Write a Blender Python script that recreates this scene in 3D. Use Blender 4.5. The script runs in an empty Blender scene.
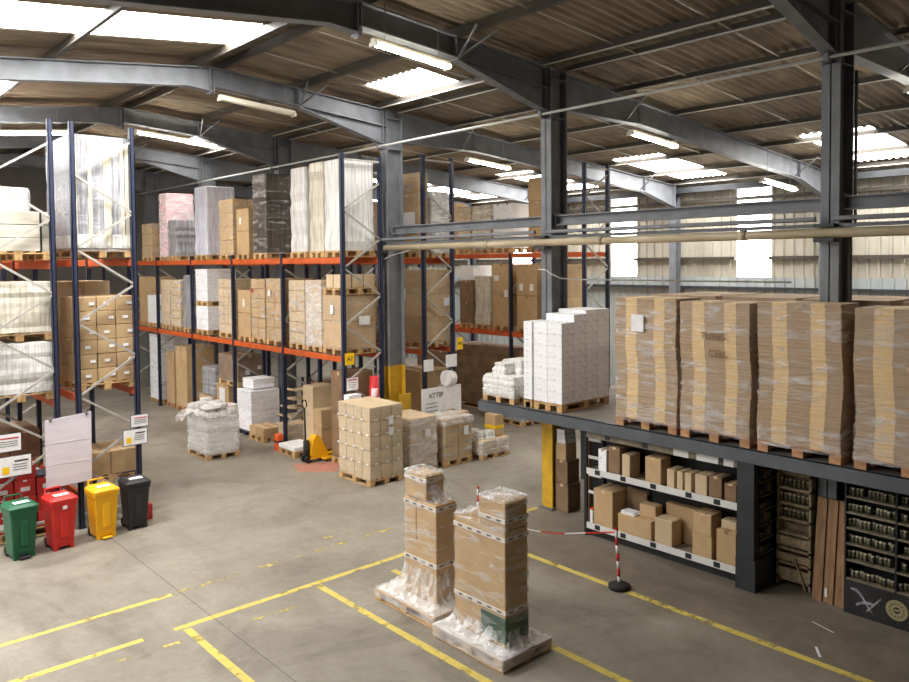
import bpy, bmesh, math, random
from mathutils import Vector, Matrix
R = random.Random(7)
S = bpy.context.scene
COL = S.collection
# ------------------------------------------------------------------ materials
def lin(c):
    return tuple(((v / 12.92) if v <= .04045 else ((v + .055) / 1.055) ** 2.4) for v in c)
def rgb(r, g, b):
    return lin((r / 255, g / 255, b / 255)) + (1,)
MATS = {}
def mat(name, c, c2=None, rough=.7, metal=0., scale=4., stretch=(1, 1, 1), bump=0., bscale=30., rnd=0., detail=4., lo=.35, hi=.65, spec=.4):
    """plain procedural surface: two colours mixed by noise, a bump, a slight per-object value shift"""
    m = bpy.data.materials.new(name); m.use_nodes = True; MATS[name] = m
    n = m.node_tree.nodes; L = m.node_tree.links; b = n['Principled BSDF']
    b.inputs['Roughness'].default_value = rough; b.inputs['Metallic'].default_value = metal
    b.inputs['Specular IOR Level'].default_value = spec
    tc = n.new('ShaderNodeTexCoord'); mp = n.new('ShaderNodeMapping'); mp.inputs['Scale'].default_value = stretch
    L.new(tc.outputs['Object'], mp.inputs['Vector'])
    src = None
    if c2 is not None:
        nz = n.new('ShaderNodeTexNoise'); nz.inputs['Scale'].default_value = scale; nz.inputs['Detail'].default_value = detail
        L.new(mp.outputs[0], nz.inputs['Vector'])
        cr = n.new('ShaderNodeValToRGB'); cr.color_ramp.elements[0].position = lo; cr.color_ramp.elements[1].position = hi
        cr.color_ramp.elements[0].color = c; cr.color_ramp.elements[1].color = c2
        L.new(nz.outputs['Fac'], cr.inputs['Fac']); src = cr.outputs['Color']
    if rnd:
        oi = n.new('ShaderNodeObjectInfo'); mr = n.new('ShaderNodeMapRange')
        mr.inputs['To Min'].default_value = 1 - rnd; mr.inputs['To Max'].default_value = 1 + rnd
        L.new(oi.outputs['Random'], mr.inputs['Value'])
        hs = n.new('ShaderNodeHueSaturation'); L.new(mr.outputs[0], hs.inputs['Value'])
        if src: L.new(src, hs.inputs['Color'])
        else: hs.inputs['Color'].default_value = c
        src = hs.outputs['Color']
    if src: L.new(src, b.inputs['Base Color'])
    else: b.inputs['Base Color'].default_value = c
    if bump:
        nb = n.new('ShaderNodeTexNoise'); nb.inputs['Scale'].default_value = bscale; nb.inputs['Detail'].default_value = 3
        L.new(mp.outputs[0], nb.inputs['Vector'])
        bp = n.new('ShaderNodeBump'); bp.inputs['Strength'].default_value = bump; bp.inputs['Distance'].default_value = .02
        L.new(nb.outputs['Fac'], bp.inputs['Height']); L.new(bp.outputs[0], b.inputs['Normal'])
    return m
def emis(name, c, s):
    m = bpy.data.materials.new(name); m.use_nodes = True; MATS[name] = m
    b = m.node_tree.nodes['Principled BSDF']
    b.inputs['Base Color'].default_value = (.8, .8, .8, 1)
    b.inputs['Emission Color'].default_value = c; b.inputs['Emission Strength'].default_value = s
    return m
def film(name, a0, a1, c=(.85, .86, .88, 1), scale=2.2, stretch=(1, 1, 1), rough=.25, rot=(0, 0, 0), lo=.38, hi=.72):
    """stretch film: clear where smooth, milky and shiny along its wrinkles"""
    m = bpy.data.materials.new(name); m.use_nodes = True; MATS[name] = m
    n = m.node_tree.nodes; L = m.node_tree.links; b = n['Principled BSDF']; o = n['Material Output']
    b.inputs['Base Color'].default_value = c; b.inputs['Roughness'].default_value = rough
    tc = n.new('ShaderNodeTexCoord'); mp = n.new('ShaderNodeMapping')
    mp.inputs['Scale'].default_value = stretch; mp.inputs['Rotation'].default_value = rot
    L.new(tc.outputs['Object'], mp.inputs['Vector'])
    oi = n.new('ShaderNodeObjectInfo'); ad = n.new('ShaderNodeVectorMath'); ad.operation = 'ADD'
    sc = n.new('ShaderNodeVectorMath'); sc.operation = 'SCALE'; sc.inputs['Scale'].default_value = 0; sc.inputs[0].default_value = (17, 31, 23)
    L.new(oi.outputs['Random'], sc.inputs['Scale']); L.new(mp.outputs[0], ad.inputs[0]); L.new(sc.outputs[0], ad.inputs[1])
    nz = n.new('ShaderNodeTexNoise'); nz.inputs['Scale'].default_value = scale; nz.inputs['Detail'].default_value = 5; nz.inputs['Distortion'].default_value = .6
    L.new(ad.outputs[0], nz.inputs['Vector'])
    mr = n.new('ShaderNodeMapRange'); mr.inputs['From Min'].default_value = lo; mr.inputs['From Max'].default_value = hi
    mr.inputs['To Min'].default_value = a0; mr.inputs['To Max'].default_value = a1
    L.new(nz.outputs['Fac'], mr.inputs['Value'])
    bp = n.new('ShaderNodeBump'); bp.inputs['Strength'].default_value = .5; bp.inputs['Distance'].default_value = .03
    L.new(nz.outputs['Fac'], bp.inputs['Height']); L.new(bp.outputs[0], b.inputs['Normal'])
    tr = n.new('ShaderNodeBsdfTransparent'); mx = n.new('ShaderNodeMixShader')
    L.new(mr.outputs[0], mx.inputs[0]); L.new(tr.outputs[0], mx.inputs[1]); L.new(b.outputs[0], mx.inputs[2]); L.new(mx.outputs[0], o.inputs['Surface'])
    return m
M = MATS
mat('steel_grey', rgb(122, 125, 130), rgb(106, 108, 113), rough=.5, scale=3, rnd=.04)
mat('steel_dark', rgb(58, 60, 64), rgb(46, 48, 51), rough=.55, scale=3)
mat('purlin_steel', rgb(76, 70, 62), rgb(60, 55, 49), rough=.55, scale=2, stretch=(1, .3, 1))
mat('rod_steel', rgb(190, 185, 175), rough=.4)
mat('yellow_paint', rgb(216, 172, 40), rgb(196, 154, 44), rough=.5, scale=6)
mat('rack_blue', rgb(46, 52, 76), rgb(38, 43, 64), rough=.45, scale=5)
mat('rack_brace', rgb(176, 172, 165), rgb(150, 146, 140), rough=.45, scale=5)
mat('rack_orange', rgb(208, 98, 44), rgb(186, 82, 38), rough=.45, scale=3, rnd=.04)
mat('wood_pallet', rgb(206, 172, 122), rgb(176, 138, 92), rough=.75, scale=3, stretch=(6, 2, 6), bump=.15, rnd=.12)
mat('wood_red', rgb(190, 146, 108), rgb(160, 114, 80), rough=.75, scale=3, stretch=(6, 2, 6), rnd=.1)
mat('wood_dark', rgb(160, 126, 92), rgb(130, 100, 72), rough=.75, scale=2.5, stretch=(7, 7, .6), bump=.15, rnd=.08)
mat('wood_crate', rgb(166, 150, 120), rgb(136, 120, 94), rough=.8, scale=3, stretch=(2, 6, 6), rnd=.1)
mat('cardboard', rgb(190, 161, 122), rgb(178, 149, 111), rough=.75, scale=3, bump=.05, rnd=.06)
mat('cardboard_light', rgb(204, 182, 150), rgb(192, 170, 139), rough=.75, scale=3, rnd=.05)
mat('cardboard_dark', rgb(140, 114, 88), rgb(118, 92, 68), rough=.8, scale=3, rnd=.1)
def flutes(name, c, c2, dark):
    m = mat(name, c, c2, rough=.8, scale=5, stretch=(1.5, 1.5, 14), rnd=.02)
    n = m.node_tree.nodes; L = m.node_tree.links; b = n['Principled BSDF']
    tc = n.new('ShaderNodeTexCoord'); wv = n.new('ShaderNodeTexWave'); wv.bands_direction = 'Z'; wv.inputs['Scale'].default_value = 12; wv.inputs['Distortion'].default_value = 1.2
    L.new(tc.outputs['Object'], wv.inputs['Vector'])
    src = b.inputs['Base Color'].links[0].from_socket
    mx = n.new('ShaderNodeMix'); mx.data_type = 'RGBA'; mx.blend_type = 'MULTIPLY'
    cr = n.new('ShaderNodeValToRGB'); cr.color_ramp.elements[0].color = (dark, dark, dark, 1); cr.color_ramp.elements[0].position = .1; cr.color_ramp.elements[1].position = .55
    L.new(wv.outputs['Fac'], cr.inputs['Fac']); mx.inputs[0].default_value = 1
    L.new(src, mx.inputs[6]); L.new(cr.outputs[0], mx.inputs[7]); L.new(mx.outputs[2], b.inputs['Base Color'])
flutes('bundle_dark', rgb(186, 160, 132), rgb(172, 147, 121), .8)
flutes('bundle_light', rgb(230, 200, 154), rgb(220, 190, 144), .9)
mat('tape', rgb(202, 176, 140), rough=.3)
mat('tape_dark', rgb(140, 104, 72), rough=.35)
mat('printed_white', rgb(214, 206, 198), rough=.4)
mat('paper', rgb(240, 240, 240), rgb(226, 226, 230), rough=.6, scale=8)
mat('white_carton', rgb(240, 240, 244), rgb(186, 186, 196), rough=.6, scale=16, stretch=(1, 1, 2.6), rnd=.03, lo=.56, hi=.74, detail=2)
mat('white_plastic', rgb(232, 232, 232), rough=.4)
mat('board_white', rgb(222, 216, 224), rgb(208, 202, 212), rough=.5, scale=3, stretch=(.4, .4, 2.5))
mat('grey_wrap', rgb(172, 172, 176), rgb(122, 122, 128), rough=.28, scale=4, stretch=(7, 7, .35), bump=.35, bscale=6, rnd=.06)
mat('white_wrap', rgb(238, 237, 235), rgb(196, 193, 190), rough=.28, scale=4, stretch=(7, 7, .35), bump=.35, bscale=6, rnd=.05)
mat('violet_wrap', rgb(216, 217, 228), rgb(176, 176, 194), rough=.28, scale=4, stretch=(7, 7, .35), bump=.35, bscale=6)
mat('dark_wrap', rgb(92, 82, 72), rgb(56, 50, 44), rough=.28, scale=4, stretch=(7, 7, .35), bump=.35, bscale=6)
mat('pink_goods', rgb(232, 176, 186), rgb(236, 208, 210), rough=.5, scale=3)
mat('cream_wrap', rgb(228, 222, 206), rgb(186, 178, 160), rough=.28, scale=4, stretch=(7, 7, .35), bump=.35, bscale=6, rnd=.05)
mat('crate_white', rgb(188, 182, 168), rgb(172, 166, 152), rough=.7, scale=3, stretch=(1, 1, 6), rnd=.04)
mat('strap_black', rgb(36, 36, 40), rough=.5)
mat('red_carton', rgb(196, 56, 52), rgb(178, 46, 44), rough=.6, scale=4, rnd=.08)
mat('bin_green', rgb(22, 92, 60), rough=.4); mat('bin_red', rgb(206, 44, 38), rough=.4)
mat('bin_yellow', rgb(240, 178, 20), rough=.4); mat('bin_black', rgb(42, 42, 46), rough=.45)
mat('orange_plastic', rgb(224, 92, 44), rough=.5)
mat('red_plastic', rgb(200, 40, 44), rough=.5); mat('rubber', rgb(40, 38, 38), rough=.8)
mat('concrete_white', rgb(220, 220, 215), rough=.7)
mat('jar_glass', rgb(70, 70, 56), rgb(120, 116, 96), rough=.25, scale=9, rnd=.3)
mat('jar_lid', rgb(196, 186, 160), rough=.4, rnd=.25)
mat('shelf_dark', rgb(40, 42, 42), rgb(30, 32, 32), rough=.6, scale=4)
mat('shelf_rim', rgb(132, 122, 104), rgb(108, 100, 84), rough=.6, scale=6)
mat('shelf_white', rgb(214, 214, 212), rough=.5)
mat('label_black', rgb(40, 44, 48), rough=.5)
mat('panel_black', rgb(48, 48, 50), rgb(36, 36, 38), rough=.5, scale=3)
mat('emblem_cream', rgb(158, 148, 112), rough=.5)
mat('deck_steel', rgb(92, 96, 102), rgb(78, 82, 88), rough=.5, scale=2)
mat('deck_ply', rgb(120, 112, 102), rgb(102, 95, 86), rough=.8, scale=2)
mat('green_sleeve', rgb(66, 92, 76), rgb(56, 80, 68), rough=.35, scale=5)
mat('pipe_beige', rgb(186, 172, 146), rgb(162, 147, 120), rough=.5, scale=2, stretch=(3, .6, 3))
mat('pipe_white', rgb(200, 200, 198), rough=.4)
mat('clad_grey', rgb(172, 178, 178), rgb(158, 164, 165), rough=.5, scale=1, stretch=(1, 1, .3))
mat('clad_cream', rgb(184, 178, 164), rgb(168, 162, 148), rough=.6, scale=1, stretch=(1, 2, .4))
mat('wall_block', rgb(120, 116, 110), rgb(104, 100, 95), rough=.8, scale=1)
mat('cable', rgb(200, 198, 192), rough=.5)
mat('lamp_body', rgb(216, 208, 190), rough=.4)
mat('grey_tray', rgb(70, 76, 84), rough=.5)
mat('sign_yellow', rgb(244, 196, 20), rough=.5)
mat('joint_grey', rgb(96, 91, 85), rough=.8)
mat('ink', rgb(40, 38, 44), rough=.6)
mat('ink_red', rgb(190, 50, 56), rough=.6)
mat('painted_red_floor', rgb(190, 128, 110), rgb(166, 120, 104), rough=.6, scale=6)
# roof sheet: weathered fibre cement, streaks run down the slope
mat('roof_sheet', rgb(152, 138, 118), rgb(110, 98, 84), rough=.85, scale=2.2, stretch=(.5, 2.2, 1), bump=.1, detail=7, lo=.3, hi=.7)
film('film_clear', .03, .6, stretch=(1, 1, 4.5), scale=2.8, rough=.16, lo=.5, hi=.76)  # distinct white streaks paint in the sheen of the wrapping
film('film_milky', .22, .7, stretch=(1.3, 1.3, 3.5), scale=2.6, c=(.9, .9, .92, 1), rough=.2)
film('film_light', .02, .2, stretch=(1, 1, 6), scale=2.4, rough=.16)
film('film_skirt', .06, .72, scale=5, stretch=(2.2, 2.2, .7), c=(.93, .93, .95, 1), rough=.15)
emis('skylight', (1, .985, .95, 1), 15)
emis('window_light', (1, .98, .94, 1), 7)
emis('window_left', (1, .98, .94, 1), 5)  # glow of the added, unseen left-wall windows
emis('skylight_left', (1, .985, .95, 1), 24)
emis('tube_on', (1, .93, .76, 1), 60)
# painted floor line, worn through in places
m = mat('yellow_line', rgb(214, 194, 92), rgb(200, 180, 98), rough=.6, scale=8)
n = m.node_tree.nodes; L = m.node_tree.links
tc = n.new('ShaderNodeTexCoord'); nz = n.new('ShaderNodeTexNoise'); nz.inputs['Scale'].default_value = 3.2; nz.inputs['Detail'].default_value = 8; nz.inputs['Roughness'].default_value = .7
L.new(tc.outputs['Object'], nz.inputs['Vector'])
cr = n.new('ShaderNodeValToRGB'); cr.color_ramp.elements[0].position = .33; cr.color_ramp.elements[1].position = .47
L.new(nz.outputs['Fac'], cr.inputs['Fac'])
tr = n.new('ShaderNodeBsdfTransparent'); mx = n.new('ShaderNodeMixShader')
L.new(cr.outputs[0], mx.inputs[0]); L.new(tr.outputs[0], mx.inputs[1]); L.new(n['Principled BSDF'].outputs[0], mx.inputs[2]); L.new(mx.outputs[0], n['Material Output'].inputs['Surface'])
m = m.copy(); m.name = 'yellow_line_faint'; MATS['yellow_line_faint'] = m
for q in m.node_tree.nodes:
    if q.type == 'VALTORGB' and abs(q.color_ramp.elements[0].position - .33) < .01:
        q.color_ramp.elements[0].position = .5; q.color_ramp.elements[1].position = .6
# floor: worn concrete, big soft stains, tyre smears, fine grit
m = bpy.data.materials.new('concrete_floor'); m.use_nodes = True; MATS['concrete_floor'] = m
n = m.node_tree.nodes; L = m.node_tree.links; b = n['Principled BSDF']
tc = n.new('ShaderNodeTexCoord')
def noise(scale, detail, rough=.55, vec=None, dist=0):
    q = n.new('ShaderNodeTexNoise'); q.inputs['Scale'].default_value = scale; q.inputs['Detail'].default_value = detail
    q.inputs['Roughness'].default_value = rough; q.inputs['Distortion'].default_value = dist
    L.new(vec or tc.outputs['Object'], q.inputs['Vector']); return q
def ramp(src, p0, c0, p1, c1):
    q = n.new('ShaderNodeValToRGB'); q.color_ramp.elements[0].position = p0; q.color_ramp.elements[1].position = p1
    q.color_ramp.elements[0].color = c0; q.color_ramp.elements[1].color = c1; L.new(src, q.inputs['Fac']); return q
def mult(a, bb, f=1.):
    q = n.new('ShaderNodeMix'); q.data_type = 'RGBA'; q.blend_type = 'MULTIPLY'; q.inputs[0].default_value = f
    L.new(a, q.inputs[6]); L.new(bb, q.inputs[7]); return q.outputs[2]
base = ramp(noise(.55, 8, .6).outputs['Fac'], .3, rgb(135, 128, 117), .7, rgb(160, 153, 141))
stain = ramp(noise(.45, 6, .65, dist=1.2).outputs['Fac'], .32, (.56, .54, .52, 1), .5, (1, 1, 1, 1))
mp = n.new('ShaderNodeMapping'); mp.inputs['Scale'].default_value = (1.6, .35, 1); mp.inputs['Rotation'].default_value = (0, 0, .5); L.new(tc.outputs['Object'], mp.inputs['Vector'])
smear = ramp(noise(.9, 6, .6, mp.outputs[0], .8).outputs['Fac'], .3, (.74, .72, .7, 1), .5, (1, 1, 1, 1))
grit = ramp(noise(9, 8, .75).outputs['Fac'], .3, (.8, .8, .79, 1), .62, (1, 1, 1, 1))
blot = ramp(noise(2.1, 7, .7, dist=.8).outputs['Fac'], .3, (.8, .78, .76, 1), .55, (1, 1, 1, 1))
# trodden dirty strip along the shelving side, with the deck's shade tinted in
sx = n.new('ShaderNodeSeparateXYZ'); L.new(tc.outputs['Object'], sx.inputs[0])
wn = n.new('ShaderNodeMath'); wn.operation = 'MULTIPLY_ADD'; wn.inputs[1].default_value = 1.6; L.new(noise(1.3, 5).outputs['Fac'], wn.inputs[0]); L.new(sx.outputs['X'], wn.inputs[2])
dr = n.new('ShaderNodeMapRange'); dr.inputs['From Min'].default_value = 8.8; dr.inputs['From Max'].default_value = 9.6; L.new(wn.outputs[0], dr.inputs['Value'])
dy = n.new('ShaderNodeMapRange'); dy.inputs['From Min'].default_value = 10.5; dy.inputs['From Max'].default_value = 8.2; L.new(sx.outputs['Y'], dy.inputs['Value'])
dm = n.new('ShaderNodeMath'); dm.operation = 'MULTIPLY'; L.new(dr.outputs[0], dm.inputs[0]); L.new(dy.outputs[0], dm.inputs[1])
dirt_shade = ramp(dm.outputs[0], 0, (1, 1, 1, 1), 1, (.72, .68, .64, 1))
c = mult(mult(mult(mult(mult(base.outputs[0], stain.outputs[0], .7), smear.outputs[0], .6), grit.outputs[0], .8), blot.outputs[0], .7), dirt_shade.outputs[0])
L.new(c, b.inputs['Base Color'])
rr = n.new('ShaderNodeMapRange'); rr.inputs['To Min'].default_value = .42; rr.inputs['To Max'].default_value = .7
L.new(noise(.8, 5).outputs['Fac'], rr.inputs['Value']); L.new(rr.outputs[0], b.inputs['Roughness']); b.inputs['Specular IOR Level'].default_value = .35
# ------------------------------------------------------------------ mesh builder
class MB:
    def __init__(s): s.v = []; s.f = []; s.mi = []; s.sm = []
    def face(s, idx, mi=0, sm=False): s.f.append(tuple(idx)); s.mi.append(mi); s.sm.append(sm)
    def box(s, x0, x1, y0, y1, z0, z1, mi=0, ch=0.):
        o = len(s.v)
        if ch <= 0:
            s.v += [(x, y, z) for z in (z0, z1) for y in (y0, y1) for x in (x0, x1)]
            for q in ((0, 2, 3, 1), (4, 5, 7, 6), (0, 1, 5, 4), (2, 6, 7, 3), (0, 4, 6, 2), (1, 3, 7, 5)): s.face([o + k for k in q], mi)
            return s
        ch = min(ch, .49 * min(x1 - x0, y1 - y0, z1 - z0))
        X = (x0, x1); Y = (y0, y1); Z = (z0, z1); sg = (1, -1); I = {}
        for i in (0, 1):
            for j in (0, 1):
                for k in (0, 1):
                    for a in range(3):
                        p = [X[i], Y[j], Z[k]]; d = (sg[i] * ch, sg[j] * ch, sg[k] * ch)
                        for b_ in range(3):
                            if b_ != a: p[b_] += d[b_]
                        I[i, j, k, a] = len(s.v); s.v.append(tuple(p))
        def F(l): s.face(l, mi)
        F([I[0, 0, 0, 0], I[0, 0, 1, 0], I[0, 1, 1, 0], I[0, 1, 0, 0]]); F([I[1, 0, 0, 0], I[1, 1, 0, 0], I[1, 1, 1, 0], I[1, 0, 1, 0]])
        F([I[0, 0, 0, 1], I[1, 0, 0, 1], I[1, 0, 1, 1], I[0, 0, 1, 1]]); F([I[0, 1, 0, 1], I[0, 1, 1, 1], I[1, 1, 1, 1], I[1, 1, 0, 1]])
        F([I[0, 0, 0, 2], I[0, 1, 0, 2], I[1, 1, 0, 2], I[1, 0, 0, 2]]); F([I[0, 0, 1, 2], I[1, 0, 1, 2], I[1, 1, 1, 2], I[0, 1, 1, 2]])
        for i in (0, 1):
            for j in (0, 1): F([I[i, j, 0, 0], I[i, j, 1, 0], I[i, j, 1, 1], I[i, j, 0, 1]]); F([I[i, 0, j, 0], I[i, 1, j, 0], I[i, 1, j, 2], I[i, 0, j, 2]]); F([I[0, i, j, 1], I[1, i, j, 1], I[1, i, j, 2], I[0, i, j, 2]])
        for i in (0, 1):
            for j in (0, 1):
                for k in (0, 1): F([I[i, j, k, 0], I[i, j, k, 1], I[i, j, k, 2]])
        return s
    def tube(s, pts, r, n=8, mi=0, cap=True):
        pts = [Vector(p) for p in pts]; rings = []
        rr = r if isinstance(r, (list, tuple)) else [r] * len(pts)
        for i, p in enumerate(pts):
            d = (pts[min(i + 1, len(pts) - 1)] - pts[max(i - 1, 0)])
            d = d.normalized() if d.length else Vector((0, 0, 1))
            up = Vector((0, 0, 1)) if abs(d.z) < .9 else Vector((1, 0, 0))
            a = d.cross(up).normalized(); b_ = a.cross(d)
            rings.append(len(s.v))
            for k in range(n):
                t = 2 * math.pi * k / n; s.v.append(tuple(p + rr[i] * (math.cos(t) * a + math.sin(t) * b_)))
        for i in range(len(pts) - 1):
            for k in range(n): s.face([rings[i] + k, rings[i] + (k + 1) % n, rings[i + 1] + (k + 1) % n, rings[i + 1] + k], mi, True)
        if cap:
            s.face([rings[0] + k for k in range(n)][::-1], mi); s.face([rings[-1] + k for k in range(n)], mi)
        return s
    def bar(s, p, q, w, h, mi=0):
        """square bar from p to q"""
        p = Vector(p); q = Vector(q); d = (q - p).normalized(); up = Vector((0, 0, 1)) if abs(d.z) < .95 else Vector((0, 1, 0))
        a = d.cross(up).normalized() * w / 2; b_ = d.cross(a).normalized() * h / 2; o = len(s.v)
        for c in (p, q): s.v += [tuple(c + a + b_), tuple(c - a + b_), tuple(c - a - b_), tuple(c + a - b_)]
        for f in ((0, 1, 2, 3), (7, 6, 5, 4), (0, 4, 5, 1), (1, 5, 6, 2), (2, 6, 7, 3), (3, 7, 4, 0)): s.face([o + k for k in f], mi)
        return s
    def prism(s, poly, axis, a0, a1, mi=0):
        """polygon in the two other axes, extruded along axis ('x','y','z')"""
        def P(u, w, t): return {'x': (t, u, w), 'y': (u, t, w), 'z': (u, w, t)}[axis]
        o = len(s.v); n = len(poly)
        for t in (a0, a1): s.v += [P(u, w, t) for u, w in poly]
        s.face([o + k for k in range(n)][::-1], mi); s.face([o + n + k for k in range(n)], mi)
        for k in range(n): s.face([o + k, o + (k + 1) % n, o + n + (k + 1) % n, o + n + k], mi)
        return s
    def loft(s, secs, n=4, mi=0, cap=True):
        """rounded-rectangle sections (z, cx, cy, hx, hy, r)"""
        rings = []
        for z, cx, cy, hx, hy, r in secs:
            rings.append(len(s.v))
            for sx, sy, t0 in ((1, 1, 0), (-1, 1, 90), (-1, -1, 180), (1, -1, 270)):
                for k in range(n):
                    t = math.radians(t0 + 90 * k / (n - 1)); s.v.append((cx + sx * (hx - r) + r * math.cos(t), cy + sy * (hy - r) + r * math.sin(t), z))
        m_ = 4 * n
        for a, b_ in zip(rings, rings[1:]):
            for k in range(m_): s.face([a + k, a + (k + 1) % m_, b_ + (k + 1) % m_, b_ + k], mi, False)
        if cap: s.face([rings[0] + k for k in range(m_)][::-1], mi); s.face([rings[-1] + k for k in range(m_)], mi)
        return s
    def grid(s, P, nu, nv, mi=0, sm=True):
        o = len(s.v)
        for j in range(nv + 1):
            for i in range(nu + 1): s.v.append(tuple(P(i / nu, j / nv)))
        for j in range(nv):
            for i in range(nu):
                a = o + j * (nu + 1) + i; s.face([a, a + 1, a + nu + 2, a + nu + 1], mi, sm)
        return s
    def data(s, name, mats):
        me = bpy.data.meshes.new(name); me.from_pydata(s.v, [], s.f); me.update()
        for m_ in (mats if isinstance(mats, (list, tuple)) else [mats]): me.materials.append(MATS[m_])
        me.polygons.foreach_set('material_index', s.mi); me.polygons.foreach_set('use_smooth', s.sm)
        bm = bmesh.new(); bm.from_mesh(me); bmesh.ops.recalc_face_normals(bm, faces=bm.faces); bm.to_mesh(me); bm.free()
        return me
def link(name, data, parent=None, loc=(0, 0, 0), rz=0):
    o = bpy.data.objects.new(name, data); COL.objects.link(o); o.location = loc; o.rotation_euler = (0, 0, rz)
    if parent: o.parent = parent
    return o
def obj(name, mb, mats, parent=None, loc=(0, 0, 0), rz=0): return link(name, mb.data(name, mats), parent, loc, rz)
def tag(o, label, cat, group=None):
    o['label'] = label; o['category'] = cat
    if group: o['group'] = group
    return o
def thing(name, label, cat, loc=(0, 0, 0), rz=0, group=None): return tag(link(name, None, None, loc, rz), label, cat, group)
def struct(name, mb, mats, parent=None):
    o = obj(name, mb, mats, parent)
    if not parent: o['kind'] = 'structure'
    return o
def text(s, size, mt, parent, loc, rot, name='lettering'):
    c = bpy.data.curves.new(name, 'FONT'); c.body = s; c.size = size; c.extrude = .0015; c.align_x = 'CENTER'; c.align_y = 'CENTER'
    c.materials.append(MATS[mt]); q = bpy.data.objects.new('tmp', c); COL.objects.link(q); bpy.context.view_layer.update()
    me = bpy.data.meshes.new_from_object(q.evaluated_get(bpy.context.evaluated_depsgraph_get())); bpy.data.objects.remove(q); me.name = name
    o = link(name, me, parent, loc); o.rotation_euler = rot; 
    return o
FACE_W = (math.pi / 2, 0, -math.pi / 2)   # reads on a face that looks towards -x
FACE_S = (math.pi / 2, 0, 0)              # reads on a face that looks towards -y
# ================================================================== the setting
YF = [-0.6, 4.27, 9.22, 14.06, 18.95, 23.85, 28.75]     # portal frames
YE0, YE1 = -5.6, 33.2                                     # gable ends
XL, XR, XA = -8.0, 22.8, 6.43                             # side walls, ridge
def zt(x): return 7.947 - .083 * (x - 10.5) if x > 10.5 else 8.24 - .072 * (x - XA) if x >= XA else 8.24 - .114 * (XA - x)      # top of rafters
def zs(x): return zt(x) + .2 - .05 * min(1, max(0, x - 10))                              # roof sheets
fl = struct('floor', MB().box(XL, XR, YE0, YE1, -.2, 0), 'concrete_floor')
# painted lines and cut joints in the floor
def strip(name, x0, y0, x1, y1, w, mt):
    d = Vector((x1 - x0, y1 - y0, 0)); a = Vector((-d.y, d.x, 0)).normalized() * w / 2; b = MB()
    k = max(1, int(d.length / .5)); pts = [(x0 + d.x * i / k, y0 + d.y * i / k) for i in range(k + 1)]
    for i, (x, y) in enumerate(pts):
        t = w / 2 * (1 + R.uniform(-.12, .12)); u = a.normalized() * t; b.v += [(x + u.x, y + u.y, .002), (x - u.x, y - u.y, .002)]
        if i: b.face([2 * i - 2, 2 * i - 1, 2 * i + 1, 2 * i])
    return struct(name, b, mt, fl)
strip('painted_line', -2.5, 10.3, 4.0, 10.3, .09, 'yellow_line'); strip('painted_line', 4.0, 10.32, 8.4, 10.32, .08, 'yellow_line_faint')
strip('painted_line', -2.5, 9.3, 3.25, 9.29, .1, 'yellow_line'); strip('painted_line', 3.62, 9.28, 7.3, 9.27, .1, 'yellow_line')
strip('painted_line', 3.75, 9.2, 3.75, 4.5, .1, 'yellow_line'); strip('painted_line', 5.63, 9.2, 5.63, 3.5, .1, 'yellow_line'); strip('painted_line', 6.72, 8.9, 6.72, 3., .1, 'yellow_line')
strip('painted_line', 8.6, 9.35, 8.6, 0., .11, 'yellow_line'); strip('painted_line', 8.6, 9.38, 10.4, 9.38, .1, 'yellow_line')
strip('painted_line', 6.2, 10.9, 7.6, 10.45, .05, 'yellow_line_faint'); strip('painted_line', 2.6, 9.0, 5.2, 8.8, .06, 'yellow_line_faint')
strip('floor_joint', 4.12, -5, 4.12, 30, .011, 'joint_grey')
struct('painted_patch', MB().prism([(8.72, 15.2), (8.45, 14.55), (9.05, 13.98), (9.72, 14.65)], 'z', .0005, .002), 'painted_red_floor', fl)
strip('white_scrape', 9.55, 4.05, 9.45, 3.75, .02, 'paper'); strip('white_scrape', 8.95, 3.75, 8.75, 3.62, .03, 'paper')
# corrugated sheet helpers
def corr_roof(b, x0, x1, y0, y1, mi, pitch=.18, amp=.022):
    n = max(2, int(round((y1 - y0) / pitch * 6))); o = len(b.v)
    for k in range(n + 1):
        y = y0 + (y1 - y0) * k / n; dz = amp * math.cos(2 * math.pi * y / pitch)
        b.v += [(x0, y, zs(x0) + dz), (x1, y, zs(x1) + dz)]
    for k in range(n): b.face([o + 2 * k, o + 2 * k + 1, o + 2 * k + 3, o + 2 * k + 2], mi, True)
holes_R = [(6.6, 8.25), (12.0, 13.6), (16.9, 18.4), (21.8, 23.3), (26.7, 28.1)]
holes_N = [(11.45, 13.3), (21.4, 22.9)]
holes_L = [(11.5, 12.9), (17.05, 18.4), (22., 23.3)]
def roof_panels(name, spans):
    """spans: (x0, x1, holes) side by side; sheets go into one roof object, each skylight is its own window"""
    b = MB(); wins = []
    for x0, x1, hs in spans:
        y = YE0 - .05
        for h0, h1 in sorted(hs):
            corr_roof(b, x0, x1, y, h0, 0); w = MB(); corr_roof(w, x0, x1, h0, h1, 0); wins.append(w); y = h1
        corr_roof(b, x0, x1, y, YE1 + .05, 0)
    struct(name, b, 'roof_sheet')
    return wins
W0 = roof_panels('ceiling_right', [(XA, 9.45, []), (9.45, 10.5, holes_N), (10.5, 18.4, []), (18.4, 22.1, holes_R), (22.1, XR + .05, [])])
W1 = roof_panels('ceiling_left', [(3.8, 6.2, holes_L[:1]), (.8, 3.8, holes_L)])
W2 = roof_panels('ceiling_left_low', [(-3., .8, holes_L + [(6.6, 8.)]), (XL - .05, -3., []), (6.2, XA, [])])
for k, w in enumerate(W0 + W1): struct('window_%d' % (k + 5), w, 'skylight' if k < len(W0) else 'skylight_left')
for k, w in enumerate(W2): struct('window_%d' % (k + 25), w, 'skylight')
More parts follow.
